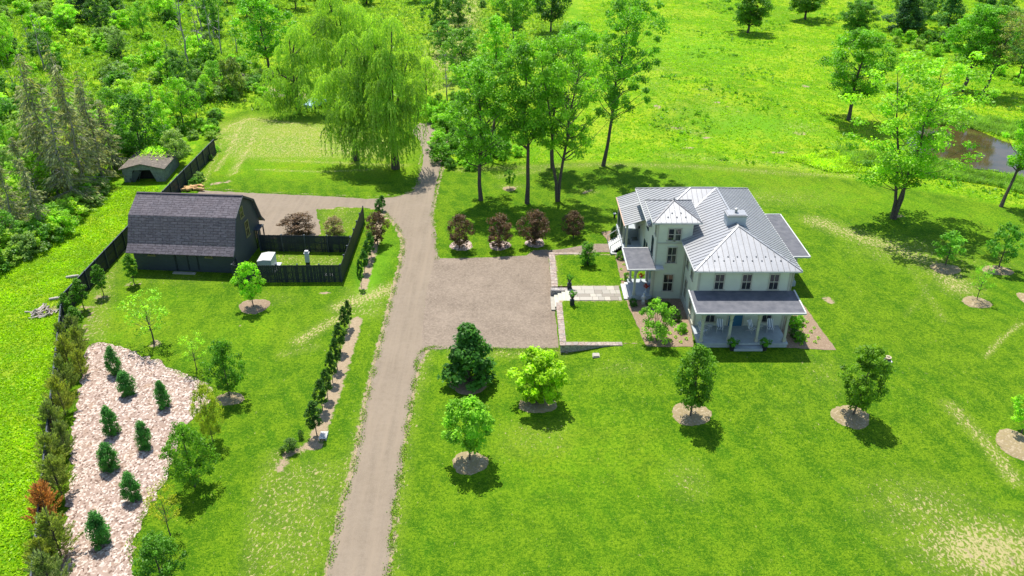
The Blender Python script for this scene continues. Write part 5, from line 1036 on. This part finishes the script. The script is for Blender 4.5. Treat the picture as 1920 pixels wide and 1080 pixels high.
willow_px(205, 915, 300, 150, [(930, 165, 0, 36), (900, 190, -1, 26), (945, 205, 0, 25)], 'small dark willow with slanted trunk behind the leftmost tall tree', 320, .35, (.11, .22, .03), lean=(1.2, 0), md=.4)
willow_px(206, 800, 200, 85, [(800, 105, 0, 24), (815, 125, -1, 20), (785, 120, 0, 18)], 'pale wispy small willow right of the big willow trunk', 260, .2, (.17, .3, .06))

# the wild wood at the left and top
FO = [make_tree(300 + i, 9, 3.2, 1.2 + .7 * i, ('round', 'oval', 'spread', 'open')[i], 80, .75, 50, .3, .15, lump=.45) for i in range(4)]
SH = [make_tree(320 + i, 2.2, 1.6, .05, 'bush', 42, .42, 42, .22, .04, multi=3, lump=.35) for i in range(4)]
CF = [make_conifer(340 + i, 12, 2.3, 1.0, dead=(.05, .3, .15)[i]) for i in range(3)]; DE = [make_dead(350 + i, 11, (0, .2, -.1)[i]) for i in range(3)]
EV = make_tree(360, 11, 3.4, .8, 'cone', 90, .8, 70, .32, .2, mat_='needle', lump=.3)
for i, (bx, by, ty, wd) in enumerate(((112, 372, 108, 70), (140, 388, 172, 66), (168, 365, 125, 60), (90, 350, 165, 56), (196, 345, 140, 52), (60, 385, 260, 50), (215, 320, 190, 50), (152, 330, 92, 54), (36, 440, 305, 46), (80, 440, 300, 44), (12, 420, 330, 40), (180, 300, 160, 46))):
    tree_px(CF[i % 3], bx, by, ty, wd * 1.35, 'thin grey green spruce in the left wood, ' + ('tallest of the stand', 'with bare leaning trunk', 'right of the tallest', 'left of the tallest', 'beside the dark green tree', 'low at the left', 'behind the shed', 'topmost tip at the back', 'at the far left edge of the wood', 'nearest the open meadow strip', 'cut by the left edge', 'at the back right of the stand')[i], (.16, .19, .105), 'spruce_tree', group='thin spruces left of the barn')
for i, (bx, by, ty, ) in enumerate(((84, 132, 32), (62, 105, 28), (92, 100, 34), (352, 118, -5), (378, 105, 8), (340, 60, -40), (398, 92, 0), (415, 100, 15), (318, 112, 58), (445, 98, 30), (32, 175, 112), (380, 60, -30), (838, 190, 105), (120, 310, 215), (76, 400, 330), (290, 215, 150))):
    tree_px(DE[i % 3], bx, by, ty, (by - ty) * .55, 'bare dead grey tree, ' + ('left one of three at the upper left', 'leaning one at the far upper left', 'third of the upper left dead trees', 'tall straight one left of the willows', 'crooked one left of the willows', 'at the top edge above the tangle', 'slim one in the tangle of trunks', 'right of the slim one', 'leaning stump at the left of the tangle', 'short pale one next to the leafy tree', 'slim one at the left edge', 'second at the top edge', 'single slim pole right of the willow', 'among the spruces', 'low in the meadow edge shrubs', 'behind the shed')[i], (.3, .3, .3), 'dead_tree', cname='branches')
for i, (a, b_, l) in enumerate((((375, 30), (425, 95), 'long pale fallen trunk propped in the tangle of dead trees'), ((362, 60), (392, 75), 'short fallen branch lying in the tangle'), ((462, 118), (488, 128), 'pair of bleached fallen logs beyond the round bush'))):
    p, q_ = P(*a), P(*b_); mb = MB(); c_ = ((p[0] + q_[0]) / 2, (p[1] + q_[1]) / 2, 0); d = (np.array(q_) - np.array(p)); d = d / np.linalg.norm(d) * min(7, np.linalg.norm(d)) / 2; mb.tube([(-d[0], -d[1], .3 + (2.6 if i == 0 else .2)), (0, 0, .4 + (1.2 if i == 0 else 0)), (d[0], d[1], .25)], [.13, .17, .2], 7); tag(mb.build('fallen_trunk', M['bark_grey'], loc=c_), l, 'fallen trunk')
tree_px(FO[1], 505, 132, -15, 112, 'bright leafy tree at the top left of the willows', (.09, .26, .018), 'leafy_tree')
tree_px(FO[0], 268, 300, 178, 96, 'dark green rounded tree behind the old shed', (.035, .12, .014), 'leafy_tree'); tree_px(FO[2], 345, 238, 145, 72, 'yellow green rounded tree between the shed and the round bush', (.12, .3, .02), 'leafy_tree')
tree_px(FO[0], 335, 308, 243, 64, 'silvery green bush tree leaning over the black fence by the shed', (.12, .22, .08), 'leafy_tree'); tree_px(FO[3], 225, 250, 165, 60, 'mid green tree left of the dark rounded tree', MD, 'leafy_tree'); tree_px(FO[1], 310, 270, 190, 50, 'slim yellow green tree between the dark tree and the shed bush', (.13, .31, .02), 'leafy_tree')
tree_px(SH[0], 440, 182, 108, 62, 'large round olive green bush beside the far track', (.10, .17, .06), 'round_bush', 'shrub', cname='foliage'); tree_px(FO[0], 190, 62, -10, 60, 'dark tree at the top left', DK, 'leafy_tree'); tree_px(FO[3], 130, 62, 8, 54, 'bright yellow green small tree at the upper left', (.17, .38, .02), 'leafy_tree'); tree_px(EV, 165, 40, -45, 60, 'very dark evergreen at the top left', (.018, .05, .018), 'evergreen_tree')
tree_px(FO[2], 870, 150, 52, 90, 'forked tree with open grey limbs right of the willow', (.08, .2, .03), 'leafy_tree'); tree_px(FO[0], 930, 130, 30, 80, 'bright green tree behind the forked one', (.11, .29, .02), 'leafy_tree'); tree_px(FO[1], 1032, 60, -60, 80, 'dark dense tree at the top edge above the tall trees', (.025, .09, .015), 'leafy_tree'); tree_px(FO[3], 962, 88, -30, 76, 'tall tree at the top edge with dark trunk', MD, 'leafy_tree'); tree_px(FO[3], 1075, 130, 40, 90, 'leafy tree filling between the two tallest trees', (.08, .23, .02), 'leafy_tree')
tree_px(FO[1], 850, 36, -50, 60, 'dark trunked tree standing by the pale far path', MD, 'leafy_tree'); tree_px(FO[0], 820, 60, -20, 56, 'dark tree at the left of the pale far path', (.035, .12, .02), 'leafy_tree'); tree_px(SH[1], 905, 14, 0, 16, 'small round grey bush on the far path', BL_, 'round_bush', 'shrub', cname='foliage')
tree_px(EV, 1690, 62, -30, 70, 'dark spreading evergreen at the left end of the upper right wood', (.03, .085, .035), 'evergreen_tree')
# scattered members
def scatter(poly, n, mind, seed, w=False):
    q = np.random.default_rng(seed); pl = np.array(poly) if w else world(poly); lo, hi = pl.min(0), pl.max(0); out = []; tries = 0
    while len(out) < n and tries < n * 60:
        tries += 1; p = q.uniform(lo, hi)
        if inside(pl, np.array([p[0]]), np.array([p[1]]))[0] and all((p[0] - o[0]) ** 2 + (p[1] - o[1]) ** 2 > mind ** 2 for o in out): out.append(p)
    return out
wood_px = [(0, 478), (60, 440), (140, 392), (215, 350), (232, 300), (330, 265), (415, 205), (440, 140), (380, 60), (350, 0), (300, -60), (-250, -60), (-200, 500)]
cols = [(.14, .32, .025), (.17, .36, .03), (.10, .26, .03), (.055, .17, .02), (.04, .12, .025), (.10, .2, .07), (.13, .25, .05), (.2, .36, .04)]
CN = ['bright yellow green', 'pale lime', 'fresh green', 'mid green', 'dark green', 'silvery green', 'olive green', 'light lime']
def pix(x, y, z): d = z - CAM_H; c_, s_ = math.cos(PITCH), math.sin(PITCH); f = y * c_ - d * s_; return 960 + FPX * x / f, 540 - FPX * (y * s_ + d * c_) / f
def zone(p, cat):
    px, py = pix(p[0], p[1], 0)
    if px < 480:
        if px < 60: return 'at the far left edge' + (', upper' if py < 150 else ', lower' if py > 300 else ', middle')
        if py > 260: return 'around the spruces' if px < 210 else 'beside the old shed'
        if py > 130: return 'uphill of the spruces' if px < 250 else 'between shed and far track'
        return ('by the upper left dead trees' if px < 230 else 'by the tangled dead trunks') + (', top edge' if py < 40 else '')
    if px < 800: return 'behind the willows, ' + ('left' if px < 640 else 'right')
    if px < 1150: return ('beyond the driveway bend, ' if py > 170 else 'at the top centre, ') + ('left' if px < 890 else 'right')
    return 'at the upper right, ' + ('left end' if px < 1760 else 'middle' if px < 1860 else 'right end')
used_labels = set()
def scat(pr_list, pts, kind, label, cat, group, smin, smax, colset, cname='crown'):
    for i, p in enumerate(pts):
        s = rng.uniform(smin, smax); col = colset[int(rng.integers(len(colset)))]; k = int(np.argmin([sum((a - b) ** 2 for a, b in zip(col, c_)) for c_ in cols])); szn = 'small' if s < smin + (smax - smin) * .33 else 'large' if s > smin + (smax - smin) * .66 else 'middling'
        asp = rng.uniform(.8, 1.25); shp = 'narrow' if asp < .93 else 'broad' if asp > 1.1 else 'rounded'
        lab = '%s %s %s %s %s' % (szn, shp, CN[k], kind.replace('_', ' '), 'left of the barn' if 'edging' in group else zone(p, cat))
        while lab in used_labels and szn != 'leafy': szn = {'small': 'smaller', 'smaller': 'tiny', 'middling': 'medium', 'medium': 'modest', 'large': 'big', 'big': 'tall'}.get(szn, 'leafy'); lab = szn + ' ' + lab.split(' ', 1)[1]
        used_labels.add(lab); put(pr_list[i % len(pr_list)], kind, lab, cat, (p[0], p[1], gz(*p) - .05), s * asp, s, col, group=group, cname=cname)
scat(SH, scatter(wood_px, 235, 3.0, 11), 'wild_shrub', 'leafy wild shrub in the tangled wood at the upper left', 'shrub', 'wild shrubs of the left wood', .7, 1.9, cols, 'foliage')
scat(FO, scatter([(-150, 300), (0, 250), (150, 100), (330, 130), (330, 40), (300, -60), (-250, -60)], 52, 6, 12), 'wood_tree', 'leafy tree in the tangled wood at the upper left', 'tree', 'trees of the left wood', .55, .9, cols[:6])
scat(FO + [EV], scatter([(380, 60), (440, 95), (480, 70), (560, 30), (800, 20), (800, -70), (350, -70)], 34, 5.5, 13), 'back_tree', 'tree in the dense wood behind the willows', 'tree', 'trees behind the willows', .8, 1.25, [(.04, .13, .02), (.055, .17, .02), (.09, .24, .02), (.05, .13, .03)])
scat(SH, scatter([(400, 205), (440, 190), (490, 200), (560, 180), (500, 140), (440, 120), (400, 150)], 22, 2.2, 14), 'edge_shrub', 'green shrub on the wood edge between the hay grass and the willows', 'shrub', 'shrubs at the hay grass edge', .6, 1.2, cols, 'foliage')
scat(SH, scatter([(800, 290), (850, 320), (900, 318), (980, 290), (900, 230), (860, 180), (800, 190), (780, 225), (815, 235)], 44, 2.0, 15), 'thicket_shrub', 'bright shrub in the thicket right of the driveway bend', 'shrub', 'thicket right of the driveway bend', .55, 1.2, [(.12, .3, .02), (.07, .2, .02), (.15, .34, .03), (.045, .14, .02)], 'foliage')
scat(FO, scatter([(790, 120), (1060, 90), (1060, -60), (780, -60)], 14, 7, 16), 'back_tree', 'tree in the open wood at the top centre', 'tree', 'trees at the top centre', .5, .9, cols[:5])
scat(FO + [EV], scatter([(1660, 55), (1730, 85), (1790, 100), (1920, 150), (2050, 190), (2050, -60), (1650, -60)], 48, 4.8, 17), 'wood_tree', 'tree in the dense wood at the upper right', 'tree', 'trees of the upper right wood', .6, 1.05, [(.06, .17, .04), (.035, .12, .02), (.09, .2, .06), (.05, .15, .02), (.11, .27, .03)])
scat(SH, scatter([(1655, 75), (1740, 125), (1800, 115), (1930, 165), (2050, 210), (2050, 130), (1700, 40)], 30, 3, 18), 'edge_shrub', 'shrub along the edge of the upper right wood', 'shrub', 'shrubs at the upper right wood edge', .7, 1.3, cols, 'foliage')
scat(SH, scatter([(330, 265), (345, 300), (400, 262), (415, 215), (380, 230)], 9, 1.6, 19), 'fence_shrub', 'shrub crowding the end of the black fence by the shed', 'shrub', 'shrubs by the shed end of the fence', .5, 1.0, cols, 'foliage')
scat(SH, [P(365, 345)[:2], P(375, 338)[:2], P(395, 300)[:2], P(405, 285)[:2]], 'fence_shrub', 'weedy shrub growing against the fence beyond the barn', 'shrub', 'weeds against the fence beyond the barn', .35, .6, cols, 'foliage')

pe = [P(*p)[:2] for p in [(-8, 505), (8, 500), (20, 494), (36, 486), (50, 478), (66, 468), (80, 458), (92, 448), (104, 436), (118, 424), (130, 410), (146, 398), (158, 388), (172, 376), (188, 366), (30, 470), (60, 450), (95, 425), (125, 395), (160, 370), (190, 345), (10, 480), (120, 440), (180, 385)]]
scat(SH, pe, 'edge_shrub', '', 'shrub', 'shrubs edging the meadow strip left of the barn', .6, 1.35, cols, 'foliage')
scat(FO, [P(*p)[:2] for p in ((10, 470), (40, 400), (75, 380), (30, 350), (110, 330), (15, 300), (65, 290), (240, 270), (300, 240), (280, 200), (245, 215), (370, 225), (390, 190), (350, 180), (405, 165), (330, 150))], 'leafy_tree', '', 'tree', 'trees of the left wood', .45, .75, cols)
# uncountable growth: one object each
def tufts(name, poly, n, h, seed, colr, label, w=False, blades=3, wd=.35, m='leaf', keep=None):
    q = np.random.default_rng(seed); pl = np.array(poly) if w else world(poly); lo, hi = pl.min(0), pl.max(0); p = q.uniform(lo, hi, (int(n * 4), 2)); p = p[inside(pl, p[:, 0], p[:, 1])]
    if keep is not None: p = p[keep(p)]
    p = p[:n]; clump = np.sin(p[:, 0] * .9 + 2 * np.sin(p[:, 1] * .35)) * np.sin(p[:, 1] * .8 + p[:, 0] * .2); hh_ = h * (1 + .5 * clump) * q.uniform(.5, 1.3, len(p)); z = hgt(p[:, 0], p[:, 1])
    c = np.repeat(np.stack([p[:, 0], p[:, 1], z + hh_ * .45], 1), blades, 0); hr = np.repeat(hh_, blades); c[:, :2] += q.normal(0, wd * .5, (len(c), 2)); al = np.array((0, 0, .75)) + q.normal(0, .6, (len(c), 3)); nr = unit(q.normal(0, .8, (len(c), 3)) + (0, 0, 1.2))
    bb = unit(np.cross(nr, al)) ; a = unit(al) * hr[:, None] / 2; b = bb * wd / 2 * q.uniform(.6, 1.2, (len(c), 1)); V = np.stack([c - a - b * .6, c - a + b * .6, c + a + b * .35, c + a - b * .35], 1).reshape(-1, 3)
    me = leafmesh(name, V, np.clip(np.repeat(.5 + .2 * clump, blades) + q.normal(0, .15, len(c)), 0, 1)); me.materials.append(M[m]); o = link(name, me); o.color = (*colr, 1); return tag(o, label, None, kind='stuff')
offp = lambda pp: ~inside(world(POND), pp[:, 0], pp[:, 1])
tufts('meadow_grass', [(860, 312), (1130, 300), (1300, 303), (1480, 316), (1700, 350), (1920, 392), (2050, 400), (2050, -20), (1100, -20), (1080, 100), (960, 250)], 60000, .19, 21, (.125, .265, .012), 'long bright meadow grass behind the house', keep=offp, wd=.24)
tufts('meadow_grass', [(55, 1085), (85, 800), (112, 560), (180, 490), (240, 425), (300, 352), (232, 350), (150, 400), (60, 450), (-10, 485), (-60, 700), (-60, 1100)], 16000, .14, 22, (.15, .29, .012), 'long bright meadow grass outside the left fence', wd=.2)
wk = lambda pp: (np.sin(pp[:, 0] * .21 + 1.3 * np.sin(pp[:, 1] * .13)) * np.sin(pp[:, 1] * .17 + pp[:, 0] * .06) > .35) & offp(pp)
tufts('meadow_weeds', [(1130, 296), (1300, 300), (1480, 312), (1700, 345), (2050, 395), (2050, -20), (1130, -20)], 2600, .42, 31, (.07, .19, .02), 'darker weed clumps scattered through the far meadow', keep=wk, wd=.35, blades=6)
def verge(name, px, n, seed, label, sd=.16, h=.11):
    q = np.random.default_rng(seed); l = np.array([p for p in catmull(Wp(px), 8)]); seg = np.linalg.norm(np.diff(l, axis=0), axis=1); cu = np.concatenate([[0], np.cumsum(seg)]); u = q.uniform(0, cu[-1], n); pos = np.stack([np.interp(u, cu, l[:, 0]), np.interp(u, cu, l[:, 1])], 1) + q.normal(0, sd, (n, 2))
    pos = pos[np.sin(pos[:, 1] * 2.1 + pos[:, 0]) + q.normal(0, .7, n) > -.2]; c = np.stack([pos[:, 0], pos[:, 1], hgt(pos[:, 0], pos[:, 1]) + h * .5], 1); V = leafquads(c, np.tile((0, 0, 1.), (len(c), 1)), q.uniform(.05, .13, (len(c), 1)), .7, q); me = leafmesh(name, V, q.uniform(0, 1, len(c))); me.materials.append(M['leaf']); o = link(name, me); o.color = (.075, .16, .012, 1); tag(o, label, None, kind='stuff')
verge('verge_grass', [(612, 1090), (640, 960), (667, 860), (690, 740), (712, 650), (735, 560), (752, 490), (757, 455), (745, 425), (720, 397)], 6500, 41, 'scruffy grass creeping over the left edge of the driveway')
verge('verge_grass', [(728, 1090), (742, 940), (759, 830), (777, 720), (797, 655), (900, 655), (1047, 655)], 6500, 42, 'scruffy grass creeping over the right edge of the driveway')
verge('verge_grass', chip[:18], 4200, 45, 'grass and weeds creeping over the edge of the wood chips', .22)
verge('verge_grass', [(820, 487), (815, 440), (811, 400), (820, 345), (835, 290)], 2400, 43, 'scruffy grass along the far right edge of the driveway')
verge('verge_grass', [(380, 354), (480, 360), (700, 370), (768, 361), (788, 335)], 3000, 44, 'scruffy grass along the far edge of the barn yard')
tufts('undergrowth', wood_px, 42000, .6, 23, (.085, .19, .02), 'tangled undergrowth of the left wood', wd=.3)
tufts('undergrowth', [(410, 200), (560, 215), (780, 215), (800, 180), (1060, 60), (1080, -40), (350, -40), (400, 100)], 24000, .55, 24, (.09, .19, .025), 'rough growth under the willows and behind them', wd=.3, keep=lambda pp: ~inside(world([(455, 150), (480, 150), (560, 180), (520, 190), (440, 165)]), pp[:, 0], pp[:, 1]))
tufts('cattails', [(1560, 280), (1640, 292), (1720, 300), (1760, 305), (1860, 330), (1990, 355), (1990, 385), (1860, 348), (1760, 335), (1600, 312)], 5000, .8, 25, (.10, .22, .045), 'tall reeds along the near bank of the pond', wd=.1, blades=4, keep=offp)
tufts('cattails', [(1780, 210), (1850, 222), (1930, 240), (2000, 260), (2000, 280), (1900, 262), (1840, 246), (1790, 234), (1740, 240), (1735, 225)], 3400, .9, 26, (.11, .24, .05), 'tall reeds along the far bank of the pond', wd=.1, blades=4, keep=offp)
tufts('pond_edge_grass', [(1480, 300), (1560, 285), (1740, 300), (1740, 320), (1560, 325)], 2600, .55, 27, (.2, .36, .03), 'yellow green rough grass between lawn and pond', wd=.2)
# vines on the shed roof
q = np.random.default_rng(30); n = 900; xx = np.clip(q.normal(.3, 1.2, n), -2.9, 3.0); yy = 6.4 - np.abs(q.normal(0, 1.5, n)); zz = 2.78 - .26 * np.abs(xx) + q.uniform(0, .35, n)
V = leafquads(np.stack([xx, np.clip(yy, 1.0, 6.6), zz], 1), np.tile((0, 0, 1.), (n, 1)), .26, .7, q); cm = leafmesh('vines', V, q.uniform(0, 1, n)); cm.materials.append(M['leaf']); o = link('vines', cm, None, sh); o.color = (.2, .42, .03, 1)
